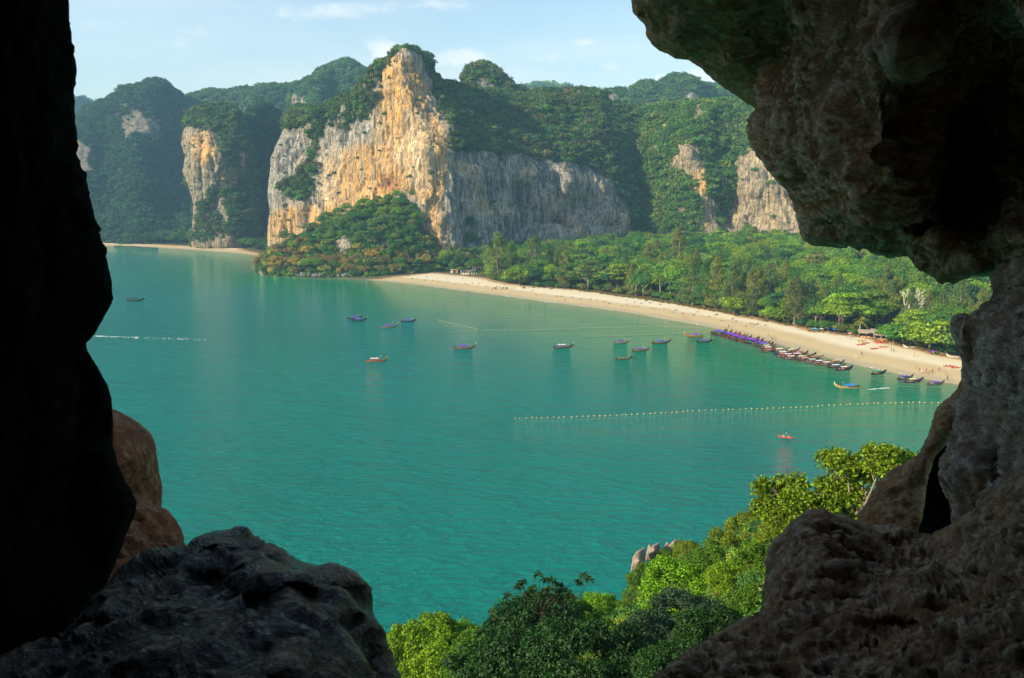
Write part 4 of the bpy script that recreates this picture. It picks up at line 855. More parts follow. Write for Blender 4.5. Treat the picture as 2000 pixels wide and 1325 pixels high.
def scatter(name, label, data, meshes, mat):
    """one object: points that carry scale, turn and tint, each instancing a clump"""
    data = np.array(data, float); n = len(data)
    src = []
    coll = bpy.data.collections.new(name + '_kinds')
    for i, m in enumerate(meshes):
        if m.materials[0] != mat:
            m = m.copy(); m.materials[0] = mat
        so = bpy.data.objects.new('clump', m); coll.objects.link(so); src.append(so)
    me = make_mesh(name, data[:, :3], np.zeros((0, 3), int), None, False,
                   {'scl': np.c_[data[:, 3]*data[:, 5], data[:, 3]*data[:, 5], data[:, 3]], 'turn': np.c_[np.zeros((n, 2)), data[:, 4]], 'tint': np.c_[data[:, 6:9], np.ones(n)], 'pick': data[:, 9]})
    o = link(name, me); tag(o, label, kind='stuff')
    ng = bpy.data.node_groups.new(name, 'GeometryNodeTree'); ng.interface.new_socket('Geometry', in_out='INPUT', socket_type='NodeSocketGeometry'); ng.interface.new_socket('Geometry', in_out='OUTPUT', socket_type='NodeSocketGeometry')
    N = ng.nodes; L = ng.links; gi_ = N.new('NodeGroupInput'); go = N.new('NodeGroupOutput'); ip = N.new('GeometryNodeInstanceOnPoints'); ci = N.new('GeometryNodeCollectionInfo')
    ci.inputs['Collection'].default_value = coll; ci.inputs['Separate Children'].default_value = True; ci.inputs['Reset Children'].default_value = True
    mp = N.new('GeometryNodeMeshToPoints'); L.new(gi_.outputs[0], mp.inputs['Mesh'])
    def na(nm, ty):
        a = N.new('GeometryNodeInputNamedAttribute'); a.data_type = ty; a.inputs['Name'].default_value = nm; return a.outputs['Attribute']
    L.new(mp.outputs[0], ip.inputs['Points']); L.new(ci.outputs[0], ip.inputs['Instance']); ip.inputs['Pick Instance'].default_value = True
    f2i = N.new('FunctionNodeFloatToInt'); L.new(na('pick', 'FLOAT'), f2i.inputs[0]); L.new(f2i.outputs[0], ip.inputs['Instance Index'])
    L.new(na('turn', 'FLOAT_VECTOR'), ip.inputs['Rotation']); L.new(na('scl', 'FLOAT_VECTOR'), ip.inputs['Scale'])
    L.new(ip.outputs[0], go.inputs[0]); md = o.modifiers.new('scatter', 'NODES'); md.node_group = ng; return o
# bushes that close the gap under the crowns at the forest edge
US = []; E = poisson(-150, 330, 330, 760, lambda x, y: 3.4, 30000, np.random.default_rng(8)); de, _ = psdf(E, VEGP); ue, ve, _d = project(np.c_[E, np.full(len(E), 3.)])
me_ = (de > 1.0) & (de < 26) & (ue > 872) & (ue < 1990) & ~((ue > 1672) & (ue < 1738) & (de < 16)) & ~((ue > 1225) & (ue < 1330) & (de < 9) & (np.random.default_rng(4).random(len(E)) < .6)) & ~((ue > 872) & (ue < 948) & (de < 14))
E = E[me_]; ze = gz(E[:, 0], E[:, 1]); r8 = np.random.default_rng(18)
for (x, y), z_ in zip(E, ze):
    c = np.array([GRN, MID, DGR, OLV, (.10, .13, .03)][r8.integers(0, 5)]); US.append((x, y, z_-.4, r8.uniform(.45, 1.0), r8.uniform(0, 6.28), 1.15, *c, r8.integers(0, 3)))
scatter('undergrowth', 'bushy undergrowth filling the shade under the beach trees', US, [v[0] for v in KIND['bush']], M_leafI)
for k, lab in (('round', 'dense mass of rounded forest trees filling the plain below the cliffs'), ('flat', 'flat topped trees deep in the forest below the cliffs'), ('cone', 'feathery casuarinas deep in the forest')):
    if inst[k]: scatter('forest_canopy', lab, inst[k], [v[0] for v in KIND[k]], M_leafI)

# cliff-side jungle: small crowns rooted on the rock
clumps = [crown_mesh('clump', 16, 34, 1.0, .75, .15, .45, .26, .17, 400+s, 'round', M_leafI)[0] for s in range(5)]
def jungle(key, name, label, dens, size, tintf, rock_tufts=.0, up=True, ncap=99999, maskf=None, rng=np.random.default_rng(77)):
    s = CL[key]; q = s['q']; V = s['V']; P = s['P']
    a = V[q[:, 0]]; b = V[q[:, 1]]; c = V[q[:, 2]]; d = V[q[:, 3]]
    fn = np.cross(c-a, d-b); area = np.linalg.norm(fn, axis=1)*.5; fn /= (2*area[:, None]+1e-9)
    cen = (a+b+c+d)/4; pc = P[q].mean(1)
    at = s['att'](cen, fn, pc, np.full(len(cen), 99.)); m = at['vegm']
    if maskf is not None: m = m*maskf(pc, cen)
    pr = area*(m*dens + (1-m)*dens*rock_tufts)
    # a face sees the sky better when it leans back: plants root there first
    n = min(ncap, int(pr.sum())); idx = rng.choice(len(cen), n, p=pr/pr.sum())
    w = rng.dirichlet(np.ones(4), n)
    X = (V[q[idx]]*w[:, :, None]).sum(1); sz = size*np.minimum(rng.lognormal(0, .5, n), 2.3 if size > 1.5 else 1.4)*np.where(m[idx] > .4, 1, .55); X = X - fn[idx]*sz[:, None]*.25
    col = tintf(X, pc[idx], rng)
    return [(X[i, 0], X[i, 1], X[i, 2], sz[i], rng.uniform(0, 6.28), 1., col[i, 0], col[i, 1], col[i, 2], rng.integers(0, len(clumps))) for i in range(n)]
def tints(cols, scale, seed):
    cols = np.array(cols)
    def f(X, pc, rng):
        n = np.clip((fbm(X/scale, 3, off=seed)*1.1 + .5 + rng.normal(size=len(X))*.16), 0, .999)*(len(cols)-1)
        i = n.astype(int); t_ = (n-i)[:, None]; c = cols[i]*(1-t_) + cols[np.minimum(i+1, len(cols)-1)]*t_
        return c*rng.uniform(.6, 1.5, (len(X), 1))
    return f
jt = tints([DGR, (.04, .12, .02), (.09, .12, .035), GRN, (.13, .12, .05), DGR, (.08, .16, .02)], 24., 4.)
jg = tints([DGR, GRN, (.08, .18, .018), (.06, .15, .02), OLV, GRN], 34., 8.)
jm = tints([DGR, (.04, .11, .03), GRN, (.08, .12, .035), DGR], 30., 5.)
jd = tints([DGR, (.02, .07, .028), (.03, .085, .03)], 60., 2.)
data = jungle('M5', '', '', .15, 2.7, jt, .02) + jungle('M5b', '', '', .12, 3.2, jt, .03)
scatter('cliff_jungle', 'scrubby trees clinging to the crest and shoulder of the ochre cliff', data, clumps, M_leafI)
data = jungle('M6', '', '', .13, 3.0, jg, .02)
scatter('cliff_jungle', 'bright green jungle covering the massif beyond the beach forest', data, clumps, M_leafI)
data = jungle('M3', '', '', .15, 2.6, jt, .05) + jungle('M3b', '', '', .08, 4.0, jd, .05)
scatter('cliff_jungle', 'dark scrub on the cap and flank of the isolated tower', data, clumps, M_leafI)
data = jungle('M1', '', '', .06, 4.3, jd, .03) + jungle('M2', '', '', .06, 4.2, jm, .05) + jungle('M7', '', '', .06, 4.2, jm, .1) + jungle('M7a', '', '', .006, 14, jg) + jungle('M0', '', '', .006, 14, jd)
scatter('mountain_forest', 'unbroken forest over the hazy mountains behind the bay', data, clumps, M_leafI)

# headland: trees and dry shrubs one can tell apart, on ground cover
data = jungle('HL', '', '', .12, 2.4, tints([DGR, GRN, MID, OLV, GRN], 20., 3.), .04)
scatter('headland_undergrowth', 'low scrub between the trees of the headland', data, clumps, M_leafI)
s = CL['HL']; rh = random.Random(12)
hp = densify([(505, 545), (512, 512), (545, 478), (620, 432), (700, 400), (775, 380), (812, 366), (830, 410), (850, 470), (865, 530), (890, 545)], 60)
cnt = 0; pts = []
for _ in range(9000):
    i = rh.randrange(len(s['P'])); u, v = s['P'][i]
    if v > 538 or not (505 < u < 872): continue
    rad = 8.6 if v > 500 else 10.5
    if 655 < u < 692 and 458 < v < 512: continue
    if all((u-a)**2+(v-b)**2 > rad*rad for a, b, _ in pts): pts.append((u, v, i))
for (u, v, i) in pts[:185]:
    X = s['V'][i]; low = sstep(np.array([v]), 470, 500)[0]; r_ = rh.random()
    dry = r_ < .8*low and u < 850
    if dry:
        q_ = rh.random(); tint, lab, k = ((YEL, 'golden dry shrub', 'bush') if q_ < .3 else ((.28, .28, .045), 'straw yellow shrub', 'bush') if q_ < .55 else ((.26, .20, .05), 'ochre brown shrub', 'bush') if q_ < .75 else (BRN, 'brown twiggy shrub', 'bush'))
    else:
        tint, lab, k = rh.choice([(GRN, 'green tree', 'round'), (MID, 'bright green tree', 'round'), (LIME, 'lime green tree', 'round'), (OLV, 'olive tree', 'round'), (GRN, 'green tree', 'flat')])
    w = 'low above the shore rocks' if v > 500 else ('on the upper headland' if v < 445 else 'halfway up the headland')
    side = 'at its outer tip' if u < 570 else 'left of the pale rock face' if u < 655 else 'around the pale rock face' if u < 720 else 'below the prow of the ochre cliff' if u < 800 else 'toward the beach'
    lab2 = f'{lab} {w} {side}'
    tree(k, X[0], X[1]+1.0, X[2]-2.2, (8.2 if k == 'bush' else 11.5)*rh.uniform(.8, 1.25), tint, lab2, 'shrub' if k == 'bush' else 'tree', lab2, 1.0)
# forest at the foot of the far mountain and beside the tower
rng = np.random.default_rng(5); P = poisson(-760, -250, 820, 1230, lambda x, y: 7.5, 9000, rng); dv2, _ = psdf(P, VEGP); u2, v2, d2_ = project(np.c_[P, np.full(len(P), 10.)])
m = (dv2 > 3) & (u2 > 60) & (u2 < 560); P = P[m]; z = gz(P[:, 0], P[:, 1]); L_ = []
for (x, y), zz_ in zip(P, z):
    c = np.array(random.choice([DGR, GRN, (.04, .10, .02)])); L_.append((x, y, zz_, rng.uniform(.65, 1.0), rng.uniform(0, 6.28), 1.0, *c, rng.integers(0, 5)))
scatter('far_beach_forest', 'dark forest lining the far beach below the hazy mountain', L_, [v[0] for v in KIND['round']], M_leafI)
# ------------------------------------------------------------------ wooded slope just below the cave
t = NT('slope_soil'); p = t.pos(); t.principled(t.mix(t.noise(p, .6, 5, .6), (.02, .028, .010), (.04, .045, .018)), .95, .1, t.bump(t.noise(p, 2., 5, .7), .6, .3)); M_soil = t.m
o, HS = relief('hillside', [(728, 1310), (765, 1262), (830, 1240), (925, 1262), (985, 1225), (1060, 1200), (1150, 1215), (1215, 1190), (1255, 1135), (1300, 1110), (1420, 1095), (1470, 1045), (1530, 1010), (1600, 1030), (1720, 1040), (1750, 1200), (1600, 1500), (700, 1500)],
    [(740, 1280, 72), (900, 1250, 74), (1050, 1220, 60), (1180, 1210, 76), (1300, 1120, 90), (1440, 1070, 74), (1520, 1040, 52), (1560, 1120, 42), (1400, 1250, 50), (1000, 1330, 54), (800, 1400, 60), (1200, 1500, 36), (1500, 1300, 34), (1250, 1350, 44), (1700, 1100, 34)],
    8, 40, 5, lambda V, N, P, S: 1.2*fbm(V/7., 4), M_soil, 30, 'skirt'); tag(o, 'steep soil slope under the trees below the cave', kind='structure')
CL['HS'] = HS; HS['att'] = lambda V, N, P, S: {'vegm': np.ones(len(V))}
nearc = [crown_mesh('clump', 18, 60, 1.0, .8, .2, .45, .16, .09, 600+s, 'round', M_leafI)[0] for s in range(3)]
L_ = [q[:9] + (q[9] % 3,) for q in jungle('HS', '', '', .55, .95, tints([DGR, GRN, (.10, .2, .015), (.18, .2, .02), DGR], 9., 6.))]
scatter('slope_undergrowth', 'leafy undergrowth covering the slope below the cave', L_, nearc, M_leafI)
nearv = []
for s_ in range(5):
    cm, C, R = crown_mesh('crown', 80, 210, 3.9, 3.4, 1.2, .95, .27, .15, 500+s_, 'round', M_leafN, .75); nearv.append((cm, trunk_mesh('trunk', 3.2, .16, C[:12]+np.array([0, 0, 1.2]), 500+s_, M_barkn, .1)))
def near_tree(u, v, Y, rpx, tint, label, var, sq=1.0, nm='broadleaf_tree', grp='trees on the slope below the cave'):
    X = atY(u, v, Y); r = rpx/FPX*Y; s = r/3.9
    e = bpy.data.objects.new(nm, None); COL.objects.link(e); e.location = (X[0], X[1], X[2]-1.2*s*sq-.4); e.scale = (s, s, s*sq); e.rotation_euler = (0, 0, var*2.3+u*.01); tag(e, label, 'tree', grp)
    cm, tm = nearv[var % 5]; c = link('crown', cm, e); c.color = (*tint, 1); tr = link('trunk', tm, e, loc=(0, 0, -1.6)); return e
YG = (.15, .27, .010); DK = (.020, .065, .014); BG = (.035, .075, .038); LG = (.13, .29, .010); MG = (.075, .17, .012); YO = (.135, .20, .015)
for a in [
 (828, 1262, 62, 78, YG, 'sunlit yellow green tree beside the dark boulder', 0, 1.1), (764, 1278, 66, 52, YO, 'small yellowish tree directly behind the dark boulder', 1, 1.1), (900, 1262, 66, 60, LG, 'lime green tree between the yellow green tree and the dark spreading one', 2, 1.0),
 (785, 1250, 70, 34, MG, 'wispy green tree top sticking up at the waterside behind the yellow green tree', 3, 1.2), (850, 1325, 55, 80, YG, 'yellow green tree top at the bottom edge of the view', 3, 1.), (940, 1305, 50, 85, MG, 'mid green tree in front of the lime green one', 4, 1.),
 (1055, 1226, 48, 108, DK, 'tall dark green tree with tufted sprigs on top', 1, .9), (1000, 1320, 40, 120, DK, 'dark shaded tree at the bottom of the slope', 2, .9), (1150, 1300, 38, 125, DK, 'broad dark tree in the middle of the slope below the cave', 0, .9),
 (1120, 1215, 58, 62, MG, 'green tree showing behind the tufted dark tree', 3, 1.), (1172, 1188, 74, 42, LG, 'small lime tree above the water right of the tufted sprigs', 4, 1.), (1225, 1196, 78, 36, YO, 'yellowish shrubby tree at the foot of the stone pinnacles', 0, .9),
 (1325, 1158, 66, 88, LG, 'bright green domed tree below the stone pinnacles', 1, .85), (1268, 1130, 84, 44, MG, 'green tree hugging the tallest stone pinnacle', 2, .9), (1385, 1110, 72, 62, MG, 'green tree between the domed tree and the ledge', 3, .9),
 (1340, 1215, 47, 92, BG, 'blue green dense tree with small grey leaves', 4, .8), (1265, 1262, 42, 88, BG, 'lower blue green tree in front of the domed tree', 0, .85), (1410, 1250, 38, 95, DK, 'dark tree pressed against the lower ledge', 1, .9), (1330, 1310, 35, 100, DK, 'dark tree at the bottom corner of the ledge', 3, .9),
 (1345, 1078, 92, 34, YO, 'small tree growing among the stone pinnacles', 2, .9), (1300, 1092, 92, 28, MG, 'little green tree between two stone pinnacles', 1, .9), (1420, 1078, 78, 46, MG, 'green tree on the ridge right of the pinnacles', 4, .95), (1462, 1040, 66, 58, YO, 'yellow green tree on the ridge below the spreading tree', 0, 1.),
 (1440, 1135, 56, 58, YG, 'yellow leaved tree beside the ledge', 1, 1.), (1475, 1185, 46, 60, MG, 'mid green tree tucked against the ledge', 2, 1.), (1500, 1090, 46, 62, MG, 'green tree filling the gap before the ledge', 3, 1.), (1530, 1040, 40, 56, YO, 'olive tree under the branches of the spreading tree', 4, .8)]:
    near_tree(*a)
M_barkd = simple('dark_bark', (.04, .03, .024), .9, .1, .4, 3)  # very dark brown stem colour
# tufted sprigs on the dark tree
rng = np.random.default_rng(61); Vt = []; Ft = []; parts = []
c0 = atY(1050, 1200, 46)
for (u, v) in [(1050, 1122), (1064, 1130), (1078, 1134), (1092, 1141), (1022, 1138), (1012, 1146), (1100, 1152), (1112, 1160), (1140, 1124), (1132, 1136), (1150, 1130), (1040, 1150), (1072, 1150), (992, 1162), (1120, 1175), (1058, 1160)]:
    X = atY(u, v, 45+rng.uniform(-1, 1)); base = c0 + (X-c0)*.25 + rng.normal(size=3)*.5
    parts.append(tube([base, (base+X)/2+rng.normal(size=3)*.15, X], [.03, .02, .012], 4))
    n = 26; a = rng.uniform(0, 6.28, n); el = rng.uniform(-.5, .7, n); D_ = np.stack([np.cos(a)*np.cos(el), np.sin(a)*np.cos(el), np.sin(el)], 1)
    for d_ in D_:
        L_ = rng.uniform(.3, .48); s_ = np.cross(d_, [0, 0, 1.]); s_ /= np.linalg.norm(s_)+1e-9; o_ = len(Vt); m_ = X + d_*L_*.55
        Vt += [X, m_ + s_*.055, X + d_*L_ - np.array([0, 0, .1]), m_ - s_*.055]; Ft.append([o_, o_+1, o_+2, o_+3])
e = bpy.data.objects.new('tufted_tree', None); COL.objects.link(e); e.location = tuple(c0 - np.array([0, 0, 2])); tag(e, 'dark sprigs with drooping rosettes of long leaves against the sea', 'tree', 'trees on the slope below the cave')
off = np.array(e.location)
c = link('crown', make_mesh('crown', np.array(Vt)-off, Ft, M_leafN, False), e); c.color = (*DK, 1)
V, F = join(parts); link('trunk', make_mesh('trunk', np.array(V)-off, F, M_barkd), e)
# spreading tree beside the slab, its leaf pads and branches seen against the sea
PADS = [(1655, 908, 44, 17), (1718, 884, 34, 15), (1752, 896, 38, 13), (1626, 892, 30, 10), (1690, 925, 40, 16), (1632, 950, 42, 20), (1668, 968, 38, 20), (1545, 945, 36, 15), (1512, 962, 38, 17), (1560, 975, 40, 18), (1500, 990, 34, 16), (1600, 985, 42, 17), (1640, 1000, 44, 16), (1575, 1005, 36, 14), (1720, 912, 30, 14), (1488, 945, 20, 8), (1690, 1000, 34, 18), (1530, 1008, 40, 16)]
rng = np.random.default_rng(71); VV = []; FF = []; off_ = 0; parts = []; root = atY(1665, 1085, 25.5)
fork = atY(1668, 1010, 25.5)
parts.append(tube([root-np.array([0, 0, 2]), root, fork], [.16, .13, .11], 6))
for (u, v, ru, rv) in PADS:
    Y = 25.5 + (1650-u)*.012 + rng.uniform(-1, 1); X = atY(u, v, Y); k = FPX/Y; n = int(ru*rv*1.7)
    d_ = rdir(n, rng, .3); q = rng.uniform(.15, 1.2, (n, 1))**.7; Cc = X + d_*q*np.array([ru/k, ru/k*.9, rv/k*.8]) + fbm(d_*2.5+u, 2)[:, None]*.35
    v_, f_ = leaves(Cc, np.array([0, -.2, .7]) + 1.*rng.normal(size=(n, 3)), .15, .08, rng, .2, .4)
    VV.append(v_); FF.append(f_+off_); off_ += len(v_)
    m_ = (fork+X)/2 + np.array([0, 0, -.12*np.linalg.norm(X-fork)]); parts.append(tube([fork, m_, X-np.array([0, 0, rv/k*.5])], [.07, .045, .02], 5))
    for _ in range(4): b_ = X + rng.normal(size=3)*np.array([ru/k*.5, .5, rv/k*.3]); parts.append(tube([m_*.4+X*.6, b_], [.022, .008], 4))
e = bpy.data.objects.new('spreading_tree', None); COL.objects.link(e); e.location = tuple(root); tag(e, 'yellowish leafy tree with spreading layered branches beside the cave ledge', 'tree', 'trees on the slope below the cave')
c = link('crown', make_mesh('crown', np.concatenate(VV)-root, np.concatenate(FF), M_leafN, False), e); c.color = (.125, .20, .012, 1)
V, F = join(parts); link('trunk', make_mesh('trunk', np.array(V)-root, F, M_bark), e)
# stone pinnacles
M_pin = cave_mat('pale_pinnacle_stone', (.34, .27, .20), (.42, .33, .24), (.5, .42, .33));  # pale light brown stone
for (ol, Y, lab) in [([(1230, 1128), (1233, 1105), (1237, 1086), (1243, 1078), (1252, 1073), (1259, 1068), (1261, 1090), (1256, 1110), (1252, 1128)], 90, 'tallest upright slab of pale stone above the water'),
                     ([(1260, 1095), (1264, 1074), (1267, 1063), (1273, 1068), (1277, 1064), (1288, 1060), (1291, 1075), (1294, 1100)], 93, 'middle jagged stone pinnacle with a split top'),
                     ([(1294, 1085), (1298, 1066), (1303, 1058), (1309, 1063), (1320, 1052), (1328, 1056), (1334, 1066), (1338, 1090)], 95, 'blunt stone pinnacle half hidden by leaves')]:
    cx_ = np.mean([q[0] for q in ol]); cy_ = np.mean([q[1] for q in ol])
    o, s_ = relief('stone_pinnacle', ol, [(cx_-10, cy_, Y), (cx_+2, cy_, Y-.5), (cx_+10, cy_, Y+.6), (cx_, cy_-20, Y+.5), (cx_, cy_+20, Y-.3)], 1.2, 2, .3, lambda V, N, P, S: .1*fbm(V*1.6, 4), M_pin, 1.6, 'full', .6); tag(o, lab, 'pinnacle')

# two iron rings bolted to the overhang
M_iron = simple('rusty_iron', (.05, .035, .03), .5, .5, .4, 30, .6)
def torus(R, r, n=20, m=8):
    V = []; F = []
    for i in range(n):
        a = 2*math.pi*i/n
        for j in range(m):
            b = 2*math.pi*j/m; V.append(((R+r*math.cos(b))*math.cos(a), r*math.sin(b), (R+r*math.cos(b))*math.sin(a))); F.append([i*m+j, ((i+1) % n)*m+j, ((i+1) % n)*m+(j+1) % m, i*m+(j+1) % m])
    return np.array(V), F
for (u, v, r, lab) in [(1605, 403, 9, 'upper iron ring fixed to the overhanging buttress'), (1597, 447, 7, 'lower iron ring fixed under the first on the buttress')]:
    i = np.argmin((BUT['P'][:, 0]-u)**2 + (BUT['P'][:, 1]-v)**2); X = BUT['V'][i]; X = X + (np.array([0, 0, H])-X)*.035; k = FPX/X[1]
    V, F = torus(r/k, 1.5/k); e = link('iron_ring', make_mesh('iron_ring', V, F, M_iron), loc=tuple(X)); e.rotation_euler = (0.2, 0, .3); tag(e, lab, 'ring', 'iron rings on the overhang')
    b, f = tube([(0, 0, r/k), (0, .12, r/k+.01)], [.012, .012], 6); link('bolt', make_mesh('bolt', np.array(b), f, M_iron), e)

# ------------------------------------------------------------------ dark rocks along the headland and the far shore
def stone_mesh(seed, n=22, m=12, mat=None):
    th_ = np.linspace(0, 2*np.pi, n, endpoint=False); ph_ = np.linspace(.05, np.pi-.05, m); T, Pp = np.meshgrid(th_, ph_)
    D_ = np.stack([np.sin(Pp)*np.cos(T), np.sin(Pp)*np.sin(T), np.cos(Pp)], -1).reshape(-1, 3)
    V = D_*(1 + .45*fbm(D_*1.4+seed*3.1, 3, .6) + .18*fbm(D_*4+seed, 3, .6, True))[:, None]; ix = np.arange(n*m).reshape(m, n)
    F = np.stack([ix[:-1], ix[1:], np.roll(ix, -1, 1)[1:], np.roll(ix, -1, 1)[:-1]], -1).reshape(-1, 4)
    return make_mesh('shore_rock', V, F, mat, True)
t = NT('shore_rock_stone'); p = t.pos(); n1 = t.noise(p, .8, 6, .65); sz = t.n('ShaderNodeSeparateXYZ'); t.l(p, sz.inputs[0])
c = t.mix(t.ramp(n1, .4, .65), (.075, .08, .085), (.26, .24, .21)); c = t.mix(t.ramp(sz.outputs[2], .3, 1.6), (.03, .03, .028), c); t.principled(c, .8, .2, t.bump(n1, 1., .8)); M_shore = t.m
SM = [stone_mesh(k, mat=M_shore) for k in range(6)]; rs = random.Random(4)
desc = ['low dark', 'pale topped', 'blocky grey', 'rounded black', 'pitted grey', 'tilted dark']; wh = ['at the very tip of the headland', 'just off the headland tip', 'below the golden shrubs', 'under the pale rock face', 'midway along the headland shore', 'where the headland meets the beach']
for i, (u, v, w, h) in enumerate([(499, 528, 9, 8), (508, 530, 12, 9), (520, 532, 13, 12), (533, 534, 15, 13), (546, 536, 10, 12), (556, 538, 14, 10), (567, 538, 12, 11), (578, 540, 16, 12), (592, 541, 12, 9), (604, 541, 10, 8), (615, 542, 11, 8), (625, 542, 10, 7), (637, 541, 16, 11), (650, 542, 10, 7),
                                  (662, 542, 10, 8), (673, 542, 16, 8), (688, 542, 12, 8), (700, 541, 10, 6), (712, 541, 11, 7), (726, 540, 12, 8), (742, 540, 14, 8), (758, 540, 13, 8), (775, 539, 12, 7), (792, 538, 12, 7), (541, 528, 12, 12), (585, 530, 14, 12), (645, 531, 14, 10)]):
    X = ground(u, v, .1); k = FPX/X[1]; o = link('shore_rock', SM[i % 6], loc=(X[0], X[1]+w/k*.4, .2*h/k), rz=rs.uniform(0, 6), scale=(w/k*.62, w/k*.55, h/k*.75)); w_ = wh[min(5, int((u-497)/50))]
    tag(o, f'{desc[i % 6]} sea rock {w_}', 'rock', 'dark rocks along the headland shore')
for i, (u, v, w) in enumerate([(232, 481, 14), (252, 482, 22), (280, 484, 26), (300, 485, 14), (268, 483, 18)]):
    X = ground(u, v, .1); k = FPX/X[1]; o = link('reef_rock', SM[(i+2) % 6], loc=tuple(X), scale=(w/k*.6, 3, .9)); tag(o, 'flat black reef rock lying along the far beach', 'rock', 'flat reef rocks along the far beach')

# ------------------------------------------------------------------ longtail boats
M_hull = objcol('painted_planks', .6, .25, .35, 3); M_cloth = objcol('canopy_cloth', .8, .1, .2, 2); M_wood = simple('oiled_deck_wood', (.33, .2, .1), .7, .2, .35, 3); M_metal = simple('engine_metal', (.07, .07, .075), .45, .5, .3, 8, .5); M_white = simple('white_trim', (.75, .73, .68), .6, .2, .1, 4); M_rope = simple('weathered_rope', (.55, .48, .32), .9, .1, .2, 20)
def hull_mesh():
    xs = np.linspace(-5.5, 5.5, 23); V = []; F = []
    for x in xs:
        s = (x+5.5)/11; b = .95*min(1, (1-s)*2.6+.02)**.55 * (.55+.45*min(1, s*3.5)); b = max(b, .05)
        zg = .52 + .28*max(0, (.25-s)/.25)**2 + 1.75*max(0, (s-.55)/.45)**2.3; zk = -.3 + .35*max(0, (.2-s)/.2)**2 + 1.5*max(0, (s-.68)/.32)**2
        zk = min(zk, zg-.12); fl = .45
        V += [(x, -b, zg), (x, -b*.93, (zg*.55+zk*.45)), (x, -b*.5, zk+.06), (x, 0, zk), (x, b*.5, zk+.06), (x, b*.93, (zg*.55+zk*.45)), (x, b, zg), (x, b*.86, zg-.03), (x, b*.7, max(zk+.22, min(.18, zg-.1))), (x, -b*.7, max(zk+.22, min(.18, zg-.1))), (x, -b*.86, zg-.03)]
    n = 11
    for i in range(len(xs)-1):
        for k in range(n): F.append([i*n+k, (i+1)*n+k, (i+1)*n+(k+1) % n, i*n+(k+1) % n])
    F.append(list(range(n))[::-1]); F.append([(len(xs)-1)*n+k for k in range(n)])
    return make_mesh('hull', np.array(V), [f[::-1] for f in F], M_hull, False)
def box(x0, x1, y0, y1, z0, z1):
    V = [(x, y, z) for x in (x0, x1) for y in (y0, y1) for z in (z0, z1)]
    return V, [[0, 1, 3, 2], [4, 6, 7, 5], [0, 4, 5, 1], [2, 3, 7, 6], [0, 2, 6, 4], [1, 5, 7, 3]]
HULL = hull_mesh()
xs = np.linspace(-2.9, 1.3, 8); V = []; F = []
for i, x in enumerate(xs):
    for j, y in enumerate(np.linspace(-1.0, 1.0, 7)): V.append((x, y, 1.85 - .22*(y)**2 + .05*math.sin(i*1.4) - .04*(i % 2)))
for i in range(7):
    for j in range(6): a = i*7+j; F.append([a, a+7, a+8, a+1])
top = [(x, y, z) for x, y, z in V]; bot = [(x, y, z-.06) for x, y, z in V]; F = [f[:] for f in F] + [[q+56 for q in f[::-1]] for f in F]
CANO = make_mesh('canopy', np.array(top+bot), F, M_cloth, True)
V, F = join([box(-2.9, 1.3, -1.03, -1.0, 1.28, 1.66), box(-2.9, 1.3, 1.0, 1.03, 1.28, 1.66)]); VAL = make_mesh('canopy_drape', np.array(V), F, M_cloth, False)
posts = [tube([(x, y, .3), (x, y, 1.7)], [.035, .035], 5) for x in (-2.8, -.8, 1.2) for y in (-.86, .86)]
V, F = join(posts); POST = make_mesh('canopy_frame', np.array(V), F, M_wood, False)
V, F = join([box(-5.0, -4.35, -.28, .28, .75, 1.25), box(-4.9, -4.5, -.2, .2, 1.25, 1.45), tube([(-4.7, 0, .9), (-7.6, .1, .1)], [.06, .04], 6), tube([(-4.5, 0, 1.2), (-3.4, 0, 1.35)], [.03, .03], 5), box(-4.9, -4.5, -.1, .1, .3, .75)]); ENG = make_mesh('engine', np.array(V), F, M_metal, False)
V, F = join([tube([(5.2, 0, 1.9), (5.55, 0, 2.5), (5.7, 0, 3.1)], [.14, .11, .07], 6)]); PROW = make_mesh('prow_post', np.array(V), F, M_wood, True)
V, F = join([tube([(5.5, 0, 2.25), (5.56, 0, 2.5)], [.2, .2], 8), box(5.3, 5.36, -.12, .12, 1.5, 2.4), box(5.62, 5.68, -.1, .1, 1.6, 2.35), box(5.45, 5.55, .16, .2, 1.7, 2.4)]); RIB = make_mesh('prow_ribbon', np.array(V), F, M_cloth, False)
V, F = join([box(-4.2, 3.6, -.6, .6, .2, .24)] + [box(x, x+.28, -.82, .82, .42, .47) for x in (-3.4, -2.2, -1.0, .2, 1.9, 3.0)]); DECK = make_mesh('deck', np.array(V), F, M_wood, False)
V, F = join([tube([(1.9, .7, .5), (1.9, .7, 2.9)], [.03, .02], 5), box(1.9, 2.45, .69, .71, 2.45, 2.88)]); FLAG = make_mesh('flag_pole', np.array(V), F, M_cloth, False)
V, F = join([box(-3.9, -3.2, -.5, .4, .45, .95), box(2.2, 2.9, -.3, .45, .45, .8), box(-1.2, -.5, -.5, .1, .45, .85)]); CARGO = make_mesh('cargo', np.array(V), F, M_cloth, False)
PUR = (.20, .06, .52); PU2 = (.27, .09, .60); WHT = (.80, .76, .68); BRW = (.22, .10, .045); DKB = (.045, .03, .03); ORG = (.50, .16, .04); TAN = (.50, .33, .16); BLU = (.03, .22, .60); RED = (.60, .045, .04); CRM = (.75, .62, .30); TEA = (.02, .38, .30); PNK = (.65, .22, .22); GRY = (.25, .24, .26); GRE = (.03, .35, .13); NAV = (.05, .03, .16)
